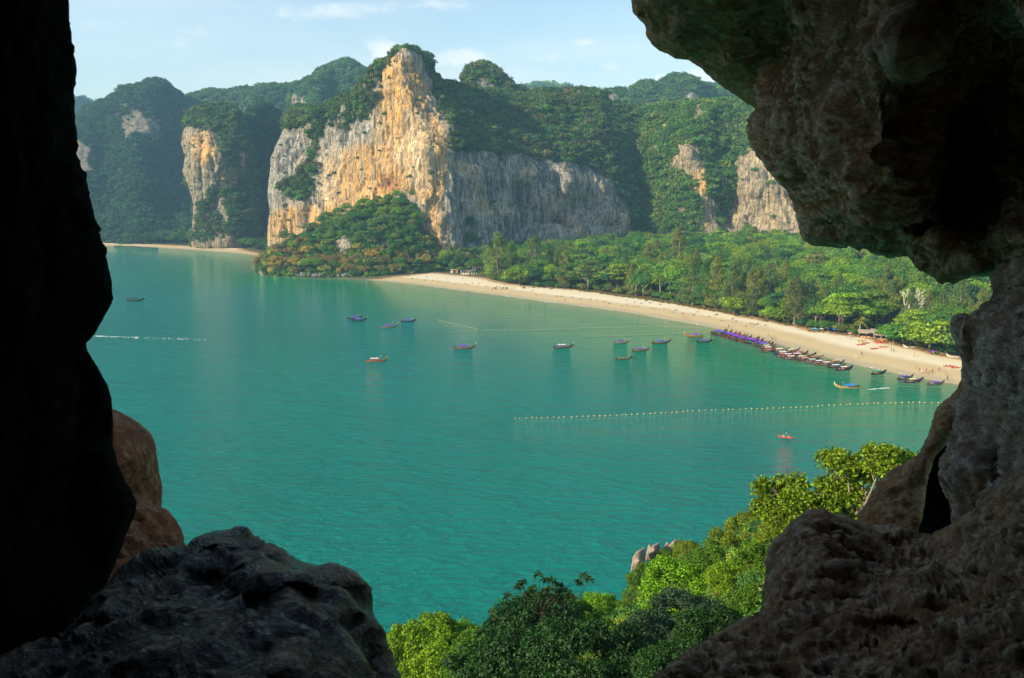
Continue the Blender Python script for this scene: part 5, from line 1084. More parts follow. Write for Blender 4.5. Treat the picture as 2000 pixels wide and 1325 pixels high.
def boat(u, v, lpx, ang, can, hull, label, drape=None, rib=None, flag=None, grp=None, cargo=None, name='longtail_boat', canopy=True, var=0):
    X = ground(u, v, 0); k = FPX/math.hypot(X[0]*0, X[1]); L = lpx/k; s = min(1.15, max(.72, L/(11*abs(math.cos(math.radians(ang)))+1.2)))
    e = bpy.data.objects.new(name, None); COL.objects.link(e); e.location = (X[0], X[1]+.3, 0.02); e.rotation_euler = (rs.uniform(-.02, .02), rs.uniform(-.015, .015), math.radians(ang)); e.scale = (s, s, s*1.08); tag(e, label, 'boat', grp)
    def add(nm, me, col=None):
        c = link(nm, me, e)
        if col: c.color = (*col, 1)
        return c
    h = add('hull', HULL, hull); add('deck', DECK); add('engine', ENG); add('prow_post', PROW)
    if canopy:
        c = add('canopy', CANO, can); f = link('canopy_frame', POST, c); d_ = link('canopy_drape', VAL, c); d_.color = (*(drape or can), 1)
    r = add('prow_ribbon', RIB, rib or rs.choice([RED, CRM, PNK, WHT, (.5, .6, .02)]))
    if flag: add('flag_pole', FLAG, flag)
    if cargo: add('cargo', CARGO, cargo)
    return e
G1 = 'longtail boats moored in the bay'
boat(265, 588, 37, 8, DKB, (.05, .045, .04), 'lone dark longtail boat far out near the left cave wall', rib=CRM, grp=G1)
boat(693, 623, 32, 8, PUR, NAV, 'purple canopied longtail boat, rear one of the pair lying side by side', flag=CRM, grp=G1); boat(701, 627, 34, 7, PU2, DKB, 'purple canopied longtail boat, front one of the pair lying side by side', grp=G1)
boat(760, 640, 38, 9, PUR, (.35, .27, .2), 'purple canopied longtail boat with a pale raised bow', rib=WHT, flag=CRM, grp=G1); boat(798, 629, 33, 10, PUR, NAV, 'purple longtail boat with a red ribbon on its prow', rib=RED, flag=WHT, grp=G1)
boat(735, 707, 47, 2, WHT, ORG, 'orange hulled longtail boat with a white and red canopy', drape=RED, flag=(.7, .55, .05), rib=(.5, .6, .02), grp=G1, cargo=GRY)
boat(907, 682, 50, 9, PUR, (.36, .2, .13), 'longtail boat with a purple canopy, pale bow and white ribbon above open water', rib=WHT, grp=G1, cargo=BRW)
boat(1100, 680, 46, 4, WHT, BRW, 'brown longtail boat with white and purple canopy moored alone mid bay', drape=PU2, grp=G1, cargo=BLU)
boat(1214, 671, 38, 12, PUR, (.4, .3, .19), 'small pale bowed longtail boat nearest the float line', rib=WHT, flag=CRM, grp=G1); boat(1219, 702, 38, 8, PNK, BRW, 'brown longtail boat heaped with pinkish gear, no bright canopy', grp=G1, cargo=TAN, canopy=False)
boat(1251, 686, 40, 7, PUR, (.28, .12, .05), 'purple longtail boat with an orange float on its bow', rib=ORG, flag=WHT, grp=G1); boat(1292, 671, 42, 7, (.06, .12, .5), (.2, .1, .07), 'longtail boat with blue violet canopy and a tall flag', rib=DKB, flag=(.8, .5, .1), grp=G1)
boat(1355, 658, 40, 172, PUR, ORG, 'orange brown longtail boat facing away from the others', grp=G1); boat(1376, 669, 38, 9, PUR, (.06, .05, .05), 'dark longtail boat with purple canopy next to the moored row', rib=CRM, grp=G1, cargo=(.02, .2, .2))
boat(1655, 759, 56, 177, BLU, (.62, .40, .17), 'pale tan longtail boat under way with a bright blue canopy', rib=WHT, flag=TAN, cargo=GRY, grp=G1)
boat(1717, 731, 27, 22, GRE, DKB, 'small dark longtail boat with a green canopy', grp=G1); boat(1769, 741, 36, 20, (.10, .06, .5), (.12, .09, .08), 'purple blue longtail boat behind the cream canopied one', grp=G1)
boat(1785, 747, 50, 15, CRM, (.16, .05, .16), 'large longtail boat with a cream canopy and plum hull', drape=(.7, .5, .15), grp=G1); boat(1828, 752, 40, 14, PU2, (.2, .16, .13), 'purple longtail boat close to the cave rim', grp=G1)
G2 = 'row of purple canopied longtail boats moored off the beach'
for i in range(15):
    cc = (.10, .2, .42) if i == 2 else (PUR if i % 2 else PU2)
    lab = ('first boat at the far end of the purple row' if i == 0 else 'blue grey canopied boat, third in the purple row' if i == 2 else 'last boat at the near end of the purple row' if i == 14 else 'purple canopied longtail boat packed in the moored row')
    boat(1401+6.6*i+rs.uniform(-2.6, 2.6), 651+1.85*i+rs.uniform(-.6, .6), rs.uniform(37, 45), 24+rs.uniform(-9, 9), cc, rs.choice([BRW, (.30, .15, .07), (.16, .09, .05), ORG]), lab, rib=rs.choice([CRM, WHT, RED, TAN]), grp=G2, cargo=rs.choice([None, BRW, TEA]))
G3 = 'mixed longtail boats moored close to the beach'
MX = [(1499, 678, TEA, 'teal'), (1499, 681, CRM, 'yellow cream'), (1502, 684, WHT, 'white'), (1503, 688, RED, 'red'), (1524, 688, WHT, 'white'), (1546, 689, CRM, 'cream'), (1531, 693, WHT, 'white'), (1532, 697, PNK, 'pink'), (1541, 698, WHT, 'white'), (1547, 702, WHT, 'white'), (1562, 694, RED, 'crimson'),
      (1558, 697, WHT, 'white'), (1577, 697, DKB, 'black'), (1567, 702, CRM, 'cream'), (1573, 705, PNK, 'pink'), (1592, 703, TAN, 'tan'), (1588, 708, (.5, .6, .5), 'pale green'), (1602, 711, WHT, 'white'), (1616, 714, WHT, 'white'), (1634, 711, TAN, 'tan'), (1634, 719, WHT, 'white and blue'), (1650, 723, WHT, 'white and pink')]
for i, (u, v, c, cn_) in enumerate(MX):
    dr = {20: BLU, 21: PNK, 18: PNK, 17: PUR, 9: RED, 4: RED}.get(i, c if rs.random() < .4 else rs.choice([WHT, PNK, RED, CRM]))
    w = 'next to the end of the purple row' if i < 4 else ('at the back near the sand' if v < 698 and i > 9 else 'in the middle of the mixed group' if i < 17 else 'toward the near end of the mixed group' if i < 20 else 'last but one of the mixed group' if i == 20 else 'nearest of the mixed group with a long raised prow')
    boat(u, v, 44 if i > 3 else 40, 17+rs.uniform(-7, 7), c, rs.choice([BRW, DKB, GRY, (.3, .15, .07), NAV]), f'{cn_} canopied longtail boat {w}', drape=dr, grp=G3, canopy=(cn_ != 'black'), flag=(.55, .6, .03) if i == 20 else None, rib=(.5, .6, .02) if i in (20, 3) else None, cargo=rs.choice([None, TAN, PNK]))

# ------------------------------------------------------------------ float lines
M_float = simple('float_plastic', (.50, .40, .13), .7, .15, .25, 3)
def sphere(r, n=8, m=6):
    V = [(0, 0, r)]; F = []
    for i in range(1, m):
        for j in range(n): a = math.pi*i/m; b = 2*math.pi*j/n; V.append((r*math.sin(a)*math.cos(b), r*math.sin(a)*math.sin(b), r*math.cos(a)))
    V.append((0, 0, -r))
    for j in range(n): F.append([0, 1+j, 1+(j+1) % n]); F.append([len(V)-1, 1+(m-2)*n+(j+1) % n, 1+(m-2)*n+j])
    for i in range(m-2):
        for j in range(n): F.append([1+i*n+j, 1+(i+1)*n+j, 1+(i+1)*n+(j+1) % n, 1+i*n+(j+1) % n])
    return np.array(V, float), F
v_, f_ = sphere(1); FLO = make_mesh('float', v_, f_, M_float, True)
for pts_, n, r, lab in [([(856, 625), (880, 631), (905, 637), (932, 643)], 26, .18, 'short slanting line of yellow floats'), ([(945, 645), (1010, 645), (1060, 644), (1160, 641), (1260, 638.5), (1340, 639), (1404, 643)], 82, .18, 'long line of floats parallel to the beach'),
                        ([(1142, 659), (1180, 657), (1260, 654), (1330, 651), (1392, 649)], 42, .18, 'short line of floats running to the purple row'), ([(1005, 818), (1100, 816.5), (1200, 811), (1300, 807), (1400, 802), (1520, 797), (1650, 791.5), (1760, 787), (1850, 786)], 78, .25, 'long line of yellow floats across the near bay')]:
    q = np.array(pts_, float); s_ = np.r_[0, np.cumsum(np.hypot(*np.diff(q, axis=0).T))]; W_ = ground(q[:, 0], q[:, 1], 0)
    tt = np.linspace(0, s_[-1], n); X = np.stack([np.interp(tt, s_, W_[:, k]) for k in range(3)], 1); X[:, 1] += .5*np.sin(np.arange(n)*.23) + np.array([rs.uniform(-.35, .35) for _ in range(n)]); X[:, 0] += np.array([rs.uniform(-.45, .45) for _ in range(n)])
    e = bpy.data.objects.new('float_line', None); COL.objects.link(e); e.location = tuple(X[0]); tag(e, lab, 'float line', 'lines of swimming floats')
    vv_, ff_ = tube(X - X[0] + np.array([0, 0, .03]), [.014]*n, 5); link('rope', make_mesh('rope', np.array(vv_), ff_, M_rope), e)
    for x in X: link('float', FLO, e, loc=tuple(x-X[0]+np.array([0, 0, .1])), scale=(r*rs.uniform(.8, 1.15),)*3)

# ------------------------------------------------------------------ people
M_skin = objcol('skin', .6, .3, .1); M_wear = objcol('swimwear', .8, .1, .1); M_hair = simple('dark_hair', (.03, .022, .018), .6, .3, .2, 20)
def skinned(name, J, E, R):
    me = bpy.data.meshes.new(name); me.from_pydata(J, E, []); o = bpy.data.objects.new(name, me); COL.objects.link(o)
    m = o.modifiers.new('s', 'SKIN'); 
    me.skin_vertices.new() if not me.skin_vertices else None
    for i, r in enumerate(R): me.skin_vertices[0].data[i].radius = (r, r); me.skin_vertices[0].data[i].use_root = (i == 0)
    m.use_smooth_shade = True; s_ = o.modifiers.new('u', 'SUBSURF'); s_.levels = 1; s_.render_levels = 1
    dg = bpy.context.evaluated_depsgraph_get(); out = bpy.data.meshes.new_from_object(o.evaluated_get(dg)); out.name = name
    bpy.data.objects.remove(o); out.materials.clear(); out.materials.append(M_skin)
    out.polygons.foreach_set('use_smooth', np.ones(len(out.polygons), bool)); return out
#            pelvis waist chest neck head top | Lsho elb hand | R | Lhip knee ankle toe | R
EDG = [(0, 1), (1, 2), (2, 3), (3, 4), (4, 5), (2, 6), (6, 7), (7, 8), (2, 9), (9, 10), (10, 11), (0, 12), (12, 13), (13, 14), (14, 15), (0, 16), (16, 17), (17, 18), (18, 19)]
RAD = [.13, .12, .15, .06, .10, .085, .07, .045, .035, .07, .045, .035, .10, .07, .05, .045, .10, .07, .05, .045]
STAND = [(0, 0, .92), (0, 0, 1.1), (0, 0, 1.32), (0, 0, 1.48), (0, .01, 1.58), (0, .01, 1.68), (-.2, 0, 1.38), (-.27, 0, 1.12), (-.28, .08, .88), (.2, 0, 1.38), (.27, 0, 1.12), (.28, .08, .88), (-.1, 0, .86), (-.11, .02, .48), (-.11, -.02, .08), (-.11, .12, .04), (.1, 0, .86), (.11, .02, .48), (.11, -.02, .08), (.11, .12, .04)]
WALK = [(0, 0, .92), (0, 0, 1.1), (0, .02, 1.32), (0, .03, 1.48), (0, .05, 1.58), (0, .05, 1.68), (-.2, 0, 1.38), (-.25, -.15, 1.14), (-.22, -.18, .92), (.2, 0, 1.38), (.25, .14, 1.14), (.22, .28, .98), (-.1, 0, .86), (-.11, .2, .5), (-.11, .28, .1), (-.11, .4, .06), (.1, 0, .86), (.11, -.06, .48), (.11, -.32, .14), (.11, -.24, .04)]
SIT = [(0, 0, .13), (0, -.04, .32), (0, -.08, .54), (0, -.06, .70), (0, -.04, .80), (0, -.04, .90), (-.2, -.08, .58), (-.26, -.2, .34), (-.24, -.3, .08), (.2, -.08, .58), (.27, .08, .42), (.15, .34, .48), (-.1, .05, .12), (-.12, .42, .42), (-.12, .62, .08), (-.12, .74, .05), (.1, .05, .12), (.12, .46, .36), (.12, .72, .08), (.12, .84, .05)]
LIE = [(0, 0, .12), (0, -.2, .11), (0, -.42, .12), (0, -.58, .12), (0, -.7, .13), (0, -.8, .13), (-.2, -.46, .10), (-.3, -.22, .07), (-.3, .02, .05), (.2, -.46, .10), (.36, -.62, .07), (.2, -.8, .07), (-.1, .06, .11), (-.13, .46, .12), (-.14, .84, .07), (-.15, .92, .12), (.1, .06, .11), (.14, .42, .25), (.13, .74, .08), (.13, .84, .05)]
POSE = {'stand': skinned('person', STAND, EDG, RAD), 'walk': skinned('person', WALK, EDG, RAD), 'sit': skinned('person', SIT, EDG, RAD), 'lie': skinned('person', LIE, EDG, RAD)}
def wear(J, top):
    a = [tube([J[12], ((J[12][0]+J[13][0])/2, (J[12][1]+J[13][1])/2, (J[12][2]+J[13][2])/2)], [.125, .11], 7), tube([J[16], ((J[16][0]+J[17][0])/2, (J[16][1]+J[17][1])/2, (J[16][2]+J[17][2])/2)], [.125, .11], 7), tube([J[0], J[1]], [.17, .15], 8)]
    if top: a = [tube([J[0], J[1], J[2], J[3]], [.17, .16, .19, .08], 8)] + a[:2]
    V, F = join(a); return make_mesh('clothing', np.array(V), F, M_wear, True)
WEAR = {k: (wear(J, False), wear(J, True)) for k, J in (('stand', STAND), ('walk', WALK), ('sit', SIT), ('lie', LIE))}
sv_, sf_ = sphere(.115); HAIRM = make_mesh('hair', sv_*np.array([1, 1.05, .85]), sf_, M_hair, True)
HD = {'stand': (0, -.01, 1.66), 'walk': (0, .03, 1.66), 'sit': (0, -.06, .88), 'lie': (0, -.79, .14)}
CW = {'red': (.6, .04, .04), 'black': (.03, .03, .03), 'blue': (.04, .12, .5), 'white': (.75, .73, .7), 'yellow': (.7, .5, .05), 'pink': (.7, .2, .35), 'green': (.05, .3, .1)}; SK = [(.42, .24, .15), (.5, .3, .2), (.3, .16, .09), (.22, .12, .07)]
def person(u, v, pose, rz, wc, label, z=None, top=False, grp=None, pos=None):
    X = ground(u, v, .4) if pos is None else np.array(pos, float)
    if pos is None:
        zz = float(gz(X[0], X[1])[0]); X = ground(u, v, zz); zz = float(gz(X[0], X[1])[0]) if z is None else z
        X[2] = zz
    o = link('person', POSE[pose], loc=tuple(X), rz=rz, scale=1.04); o.color = (*rs.choice(SK), 1); tag(o, label, 'person', grp)
    c = link('clothing', WEAR[pose][1 if top else 0], o); c.color = (*CW[wc], 1); link('hair', HAIRM, o, loc=HD[pose]); return o
def wh_(u):
    return ('near the headland rocks' if u < 840 else 'in front of the beach house' if u < 960 else 'below the tall casuarinas' if u < 1100 else 'below the lime green spreading tree' if u < 1230 else 'in front of the palm grove' if u < 1345 else 'left of the purple boats' if u < 1400 else 'above the purple boats' if u < 1515 else 'behind the mixed boats' if u < 1640 else 'in front of the drinks stall' if u < 1745 else 'by the near end of the beach')
cks = list(CW)
ST = [(1790, 722), (1795, 726), (1800, 729), (1806, 730), (1809, 727), (1813, 731), (1815, 724), (1821, 728), (1834, 725), (1846, 733), (1849, 736), (1850, 745), (1741, 686), (1745, 688), (1785, 696), (1672, 699), (1683, 694), (1500, 659), (1506, 661), (1512, 662), (1508, 667), (1047, 577), (1165, 588), (1304, 606), (1316, 612), (1334, 622), (1338, 623), (1343, 623), (1223, 590), (1238, 600),
      (1215, 600), (1369, 638), (1423, 640), (912, 574), (916, 574), (845, 566), (716, 553), (721, 553), (868, 562), (904, 547), (872, 546), (1103, 587), (962, 569), (990, 574), (1652, 662), (1662, 664), (1628, 655)]
for i, (u, v) in enumerate(ST):
    c = cks[(i*5+i//3) % 7]; ps = 'walk' if i % 3 == 0 else 'stand'
    if 1785 <= u <= 1825 and v < 735: g_ = 'people gathered on the sand near the purple blue boat'; lab = f'{"walking" if ps == "walk" else "standing"} person in {c} within the group by the water'
    else: g_ = 'people standing and walking on the beach'; lab = f'{"walking" if ps == "walk" else "standing"} person in {c} on the sand {wh_(u)}'
    person(u, v, ps, rs.uniform(0, 6.28), c, lab, top=(i % 2 == 0), grp=g_)
for i, (u, v) in enumerate([(1034, 594), (1037, 595), (1065, 598), (1020, 607), (1233, 622), (1238, 622), (1247, 623), (1200, 604), (785, 560), (790, 561), (1300, 632), (1450, 668)]):
    person(u, v, 'stand', rs.uniform(0, 6), cks[i % 7], f'bather in {cks[i % 7]} standing waist deep in the water {wh_(u)}', z=-.85, grp='bathers in the shallows')
M_towel = objcol('towel_cloth', .9, .05, .1); V, F = join([box(-.42, .42, -.95, .95, 0, .03)]); TOW = make_mesh('beach_towel', np.array(V), F, M_towel, False)
LI = [(805, 546), (813, 546), (833, 542), (875, 551), (909, 555), (913, 557), (923, 555), (935, 555), (933, 561), (990, 565), (1003, 568), (1088, 580), (1097, 580), (1134, 585), (1153, 586), (1181, 591), (1224, 598), (1247, 600), (1240, 592), (1252, 593), (1276, 604), (1297, 605), (1321, 607), (1333, 614), (1355, 616), (1385, 620), (1431, 624), (1438, 629), (1467, 633), (1474, 635), (1480, 634), (1495, 636),
      (1362, 610), (830, 549), (845, 549), (855, 553), (890, 557), (950, 560), (1020, 571), (1040, 569), (1118, 582), (1190, 596), (1400, 615), (1410, 628), (1456, 640), (1398, 604+12), (1290, 596), (1270, 592)]
for i, (u, v) in enumerate(LI):
    X = ground(u, v, 2.2); zz = float(gz(X[0], X[1])[0]); X = ground(u, v, zz); zz = float(gz(X[0], X[1])[0]); rz = rs.choice([1.57, -1.57, 1.2, 1.9, 2.4]); c = cks[(i*3+1) % 7]; tc_ = rs.choice(['red', 'blue', 'pink', 'yellow', 'green', 'white'])
    tw = link('beach_towel', TOW, loc=(X[0], X[1], zz+.04), rz=rz, scale=(1.2, 1.1, 1)); tw.color = (*[q*.6 for q in CW[tc_]], 1); tag(tw, f'{tc_} beach towel spread under a sunbather {wh_(u)}', 'towel', 'beach towels')
    ps = 'sit' if i % 4 == 2 else 'lie'; person(u, v, ps, rz, c, f'{"sitting" if ps == "sit" else "lying"} sunbather in {c} on a {tc_} towel {wh_(u)}', grp='sunbathers on the beach', pos=(X[0], X[1], zz+.07))

# ------------------------------------------------------------------ kayaks
M_plas = objcol('kayak_plastic', .35, .4, .08)
xs = np.linspace(-1, 1, 13); V = []; F = []
for x in xs:
    b = .38*max(.02, 1-abs(x)**2.2)**.7; zt = .28+.16*abs(x)**3; zb = .02+.18*abs(x)**4; well = .10 if abs(abs(x)-.33) < .2 else 0
    V += [(x*1.9, -b, zt-.06), (x*1.9, -b*.55, zb), (x*1.9, b*.55, zb), (x*1.9, b, zt-.06), (x*1.9, b*.6, zt), (x*1.9, 0, zt-well), (x*1.9, -b*.6, zt)]
for i in range(12):
    for k in range(7): F.append([i*7+k, i*7+(k+1) % 7, (i+1)*7+(k+1) % 7, (i+1)*7+k])
F += [list(range(7))[::-1], [84+k for k in range(7)]]
KAY = make_mesh('kayak', np.array(V), F, M_plas, True)
V, F = join([box(-.95, -.6, -.2, .2, .2, .5), box(.3, .65, -.2, .2, .2, .5)]); SEAT = make_mesh('seat', np.array(V), F, M_metal, False)
def kayak(u, v, ang, col, label, cat='kayak', z=None, L=1.0, grp='kayaks lying on the sand'):
    X = ground(u, v, 1.5); zz = float(gz(X[0], X[1])[0]) if z is None else z; X = ground(u, v, zz); o = link('kayak', KAY, loc=(X[0], X[1], (float(gz(X[0], X[1])[0]) if z is None else z)+.02), rz=math.radians(ang), scale=L); o.color = (*col, 1); tag(o, label, cat, grp); link('seat', SEAT, o); return o
OR2 = (.75, .15, .02)
for a in [(1681, 667, 5, (.7, .5, .03), 'yellow kayak at the back of the pile before the drinks stall'), (1690, 671, 12, OR2, 'orange kayak with its bow over the yellow one'), (1681, 674, 8, (.7, .09, .02), 'red orange kayak at the front of the left hand pile'), (1713, 669, 0, OR2, 'left kayak of the orange cluster by the stall'), (1718, 671, -6, (.75, .10, .02), 'middle kayak of the orange cluster by the stall'),
          (1724, 670, 4, OR2, 'right kayak of the orange cluster by the stall'), (1707, 682, 14, (.7, .10, .02), 'single red kayak lying lower on the sand'), (1725, 679, -4, OR2, 'single orange kayak between the cluster and two walkers'), (1853, 716, -8, (.55, .1, .04), 'slim red kayak near the cave rim'), (1866, 719, 4, (.7, .12, .06), 'short red kayak next to the slim red one by the cave rim')]:
    kayak(*a, L=1.25)
k_ = kayak(1535, 856, -28, (.75, .06, .06), 'red kayak with two paddlers out on the bay', z=-.05, L=1.15, grp=None)
K = np.array(k_.location); dk = np.array([math.cos(math.radians(-28)), math.sin(math.radians(-28)), 0])
for q, lab, w in ((-.75, 'rear paddler in white sitting in the red kayak', 'white'), (.75, 'front paddler in yellow sitting in the red kayak', 'yellow')): person(0, 0, 'sit', math.radians(-28-90), w, lab, pos=tuple(K+dk*q+np.array([0, 0, .22])), top=True)
V, F = join([tube([(-1, 0, 0), (1, 0, .5)], [.02, .02], 5), box(-1.25, -1, -.08, .08, -.1, .02), box(1, 1.25, -.08, .08, .46, .6)]); o = link('paddle', make_mesh('paddle', np.array(V), F, M_white, False), loc=tuple(K-dk*.3+np.array([0, 0, .65])), rz=.9); tag(o, 'double bladed paddle held across the red kayak', 'paddle')

# ------------------------------------------------------------------ beach buildings, parasols
M_wall = simple('white_plaster', (.72, .70, .62), .8, .2, .1, .8); M_tile = simple('grey_roof', (.20, .19, .19), .7, .2, .25, 1.5); M_glass = simple('dark_window', (.03, .04, .05), .15, .6, .2, 1); M_board = simple('weathered_boards', (.30, .24, .19), .85, .15, .35, 1.2); M_brown = simple('brown_boards', (.22, .09, .05), .8, .2, .3, 1); M_thatch = simple('thatch', (.30, .22, .12), .95, .05, .4, 4)
def gp(u, v):
    X = ground(u, v, 3); zz = float(gz(X[0], X[1])[0]); X = ground(u, v, zz); return X
def bld(name, u, v, rz, label, cat):
    X = gp(u, v); e = bpy.data.objects.new(name, None); COL.objects.link(e); e.location = (X[0], X[1], float(gz(X[0], X[1])[0])-.15); e.rotation_euler = (0, 0, rz); tag(e, label, cat); return e
def part(nm, boxes, mat, e):
    V, F = join([box(*b) for b in boxes]); return link(nm, make_mesh(nm, np.array(V), F, mat, False), e)
def gable(x0, x1, y0, y1, z, h, ov=.4):
    ym = (y0+y1)/2; V = [(x0-ov, y0-ov, z), (x1+ov, y0-ov, z), (x1+ov, y1+ov, z), (x0-ov, y1+ov, z), (x0-ov, ym, z+h), (x1+ov, ym, z+h), (x0-ov, y0-ov, z-.15), (x1+ov, y0-ov, z-.15), (x1+ov, y1+ov, z-.15), (x0-ov, y1+ov, z-.15)]
    return V, [[0, 1, 5, 4], [2, 3, 4, 5], [0, 4, 3], [1, 2, 5], [6, 9, 8, 7], [0, 6, 7, 1], [1, 7, 8, 2], [2, 8, 9, 3], [3, 9, 6, 0]]
e = bld('beach_house', 927, 536.5, -.12, 'white two storey beach house with a columned veranda below the casuarinas', 'house')
part('wall', [(-12, -5, 0, 5, 0, 1.2), (-12, -11.4, 0, 5, 1.2, 3.2), (-5, 7, .8, 6, 0, 3.6), (-2.5, 6, 1.5, 6.2, 3.75, 7.0), (-12, -5, 4.7, 5, 1.2, 3.2)], M_wall, e)
part('floor_slab', [(-12.3, 7.3, -.3, 6.3, 3.55, 3.75)], M_wall, e)
V, F = gable(-2.8, 6.3, 1.2, 6.5, 7.0, 2.0); link('roof', make_mesh('roof', np.array(V), F, M_tile, False), e)
V, F = gable(-12, -5.2, 0, 5, 3.78, .9); link('roof', make_mesh('roof', np.array(V), F, M_tile, False), e)
for x in (-12.05, -9.8, -7.5, -5.2, -3, -.8, 1.4, 3.6, 5.8): part('column', [(x, x+.45, -.25, .2, 0, 3.55)], M_wall, e)
for x in (-10.9, -8.7, -6.5): part('window', [(x, x+1.5, .3, .42, 1.25, 3.0)], M_glass, e)
for x in (-4.3, -2, .3, 2.6, 4.7): part('doorway', [(x, x+1.2, .70, .79, .1, 2.8)], M_glass, e)
for x in (-1.8, .8, 3.4): part('window', [(x, x+1.3, 1.40, 1.49, 4.6, 6.2)], M_glass, e)
part('balcony_rail', [(-2.6, 6.2, -.2, -.1, 4.5, 4.62), (-2.6, 6.2, -.2, -.1, 4.0, 4.08)] + [(x, x+.08, -.2, -.1, 3.75, 4.5) for x in np.arange(-2.6, 6.2, .8)], M_white, e)
e = bld('beach_hut', 887, 533.5, -.05, 'small flat roofed hut with a dark red front left of the beach house', 'hut')
part('wall', [(-3, -1.2, 0, 3, 0, 2.8), (2.3, 2.9, 0, 3, 0, 2.8), (-3, 2.9, 2.8, 3, 0, 2.8)], M_wall, e); part('front', [(-1.2, 2.3, .3, .4, 0, 2.6)], M_brown, e); V, F = gable(-3, 2.9, 0, 3, 2.82, .6); link('roof', make_mesh('roof', np.array(V), F, M_thatch, False), e)
e = bld('beach_hut', 1318, 586, -.3, 'thatched hut on posts under the coconut palms', 'hut')
V, F = gable(-3.2, 3.2, -2, 2, 2.3, 1.5, .5); link('roof', make_mesh('roof', np.array(V), F, M_thatch, False), e)
for x in (-3, 2.9):
    for y in (-1.9, 1.8): part('post', [(x, x+.15, y, y+.15, 0, 2.3)], M_board, e)
part('counter', [(-2.8, 2.8, -1.6, -1.1, 0, 1.0)], M_white, e)
e = bld('drinks_stall', 1705, 662, -.42, 'long weathered board stall with orange goods under its roof', 'stall')
for (x0, x1, y0, y1, z, h) in [(-6.5, 0, 1, 5.5, 3.0, 1.0), (-1.0, 7.5, 1.5, 6.5, 3.3, 1.2), (.5, 6.5, -2.2, 1.2, 2.5, .5)]:
    V, F = gable(x0, x1, y0, y1, z, h, .5); link('roof', make_mesh('roof', np.array(V), F, M_board, False), e)
for x in (-6.4, -3.2, 0, 3.2, 6.4):
    part('post', [(x, x+.16, .9, 1.06, 0, 3.0)], M_board, e); part('post', [(x, x+.16, 5, 5.16, 0, 3.0)], M_board, e)
for x in (.6, 3.4, 6.3): part('post', [(x, x+.14, -2.1, -1.96, 0, 2.5)], M_white, e)
part('wall', [(-6.4, 6.4, 5.2, 5.3, 0, 3.0), (-6.5, -6.4, 1, 5.2, 0, 2.2)], M_brown, e); part('sign_board', [(-6.3, -2.0, .75, .85, 2.55, 3.05)], M_white, e)
part('counter', [(-5.8, -1, 1.2, 1.8, 0, 1.0), (1, 6, -1.4, -.8, 0, .9)], M_board, e)
M_or = simple('orange_goods', (.75, .27, .03), .6, .3, .25, 4)
for i, (x, y, w, h) in enumerate([(-5, -.2, 1.1, 1.0), (-3.6, -.5, 1.4, .8), (-2.2, -.1, .9, 1.3), (2, -3.2, 1.8, .7), (4.2, -3.3, 2.0, .9), (-.4, -.9, .8, 1.1)]):
    V, F = sphere(.5, 10, 6); V = np.array(V)*np.array([w, .8, h])*(1+.2*fbm(V*3+i, 2))[:, None]; L_ = Matrix.Rotation(-.42, 3, 'Z') @ Vector((x, y, 0)); o = link('life_jacket_pile', make_mesh('life_jacket_pile', V, F, M_or, True), loc=(e.location.x+L_.x, e.location.y+L_.y, e.location.z+.35*h+.1)); tag(o, ['rounded orange heap at the left end of the drinks stall', 'wide orange heap under the stall sign', 'tall orange heap by the stall counter', 'low orange heap in front of the stall awning', 'broad orange heap at the right of the stall awning', 'narrow orange heap at the middle post of the stall'][i], 'heap', 'orange heaps around the drinks stall')
# parasols and little shelters
def parasol(u, v, col, label, r=1.5, h=2.2):
    X = gp(u, v); e = bpy.data.objects.new('parasol', None); COL.objects.link(e); e.location = tuple(X); tag(e, label, 'parasol', 'parasols at the back of the beach')
    V = [(0, 0, h+.45)] + [(r*math.cos(a)*(1 if i % 2 else .95), r*math.sin(a)*(1 if i % 2 else .95), h) for i, a in enumerate(np.linspace(0, 6.283, 16, endpoint=False))]; V += [(x, y, z-.04) for x, y, z in V]
    F = [[0, 1+i, 1+(i+1) % 16] for i in range(16)] + [[17, 18+(i+1) % 16, 18+i] for i in range(16)] + [[1+i, 18+i, 18+(i+1) % 16, 1+(i+1) % 16] for i in range(16)]
    c = link('canopy', make_mesh('canopy', np.array(V), F, M_cloth, False), e); c.color = (*col, 1); v_, f_ = tube([(0, 0, 0), (0, 0, h+.5)], [.035, .03], 6); link('pole', make_mesh('pole', np.array(v_), f_, M_white, False), e)
parasol(1592, 648, (.05, .45, .6), 'turquoise parasol under the dark trees', 1.7, 1.6); parasol(1616, 650, (.05, .06, .22), 'dark blue parasol beside the spreading tree trunk'); parasol(1629, 652, (.05, .12, .5), 'bright blue parasol before the spreading tree', 1.4); parasol(1822, 693, (.20, .08, .5), 'violet parasol below the bright leafy shrubs', 1.3, 1.5); parasol(1605, 648, (.7, .68, .6), 'white parasol between the turquoise and dark blue ones', 1.2, 1.5); parasol(1660, 658, (.7, .3, .3), 'faded pink parasol left of the drinks stall', 1.2, 1.8)
# small boat pulled up under the shrubs
for (u, v, ang, c, lab) in [(1776, 680, 165, (.75, .7, .6), 'small white boat pulled up under the green shrubs'), (1862, 699, 160, (.7, .68, .62), 'white hull lying at the back of the sand near the cave rim')]:
    X = gp(u, v); o = link('rowing_boat', HULL, loc=(X[0], X[1], float(gz(X[0], X[1])[0])+.15), rz=math.radians(ang), scale=(.5, .8, .7)); o.color = (*c, 1); tag(o, lab, 'boat'); link('deck', DECK, o)
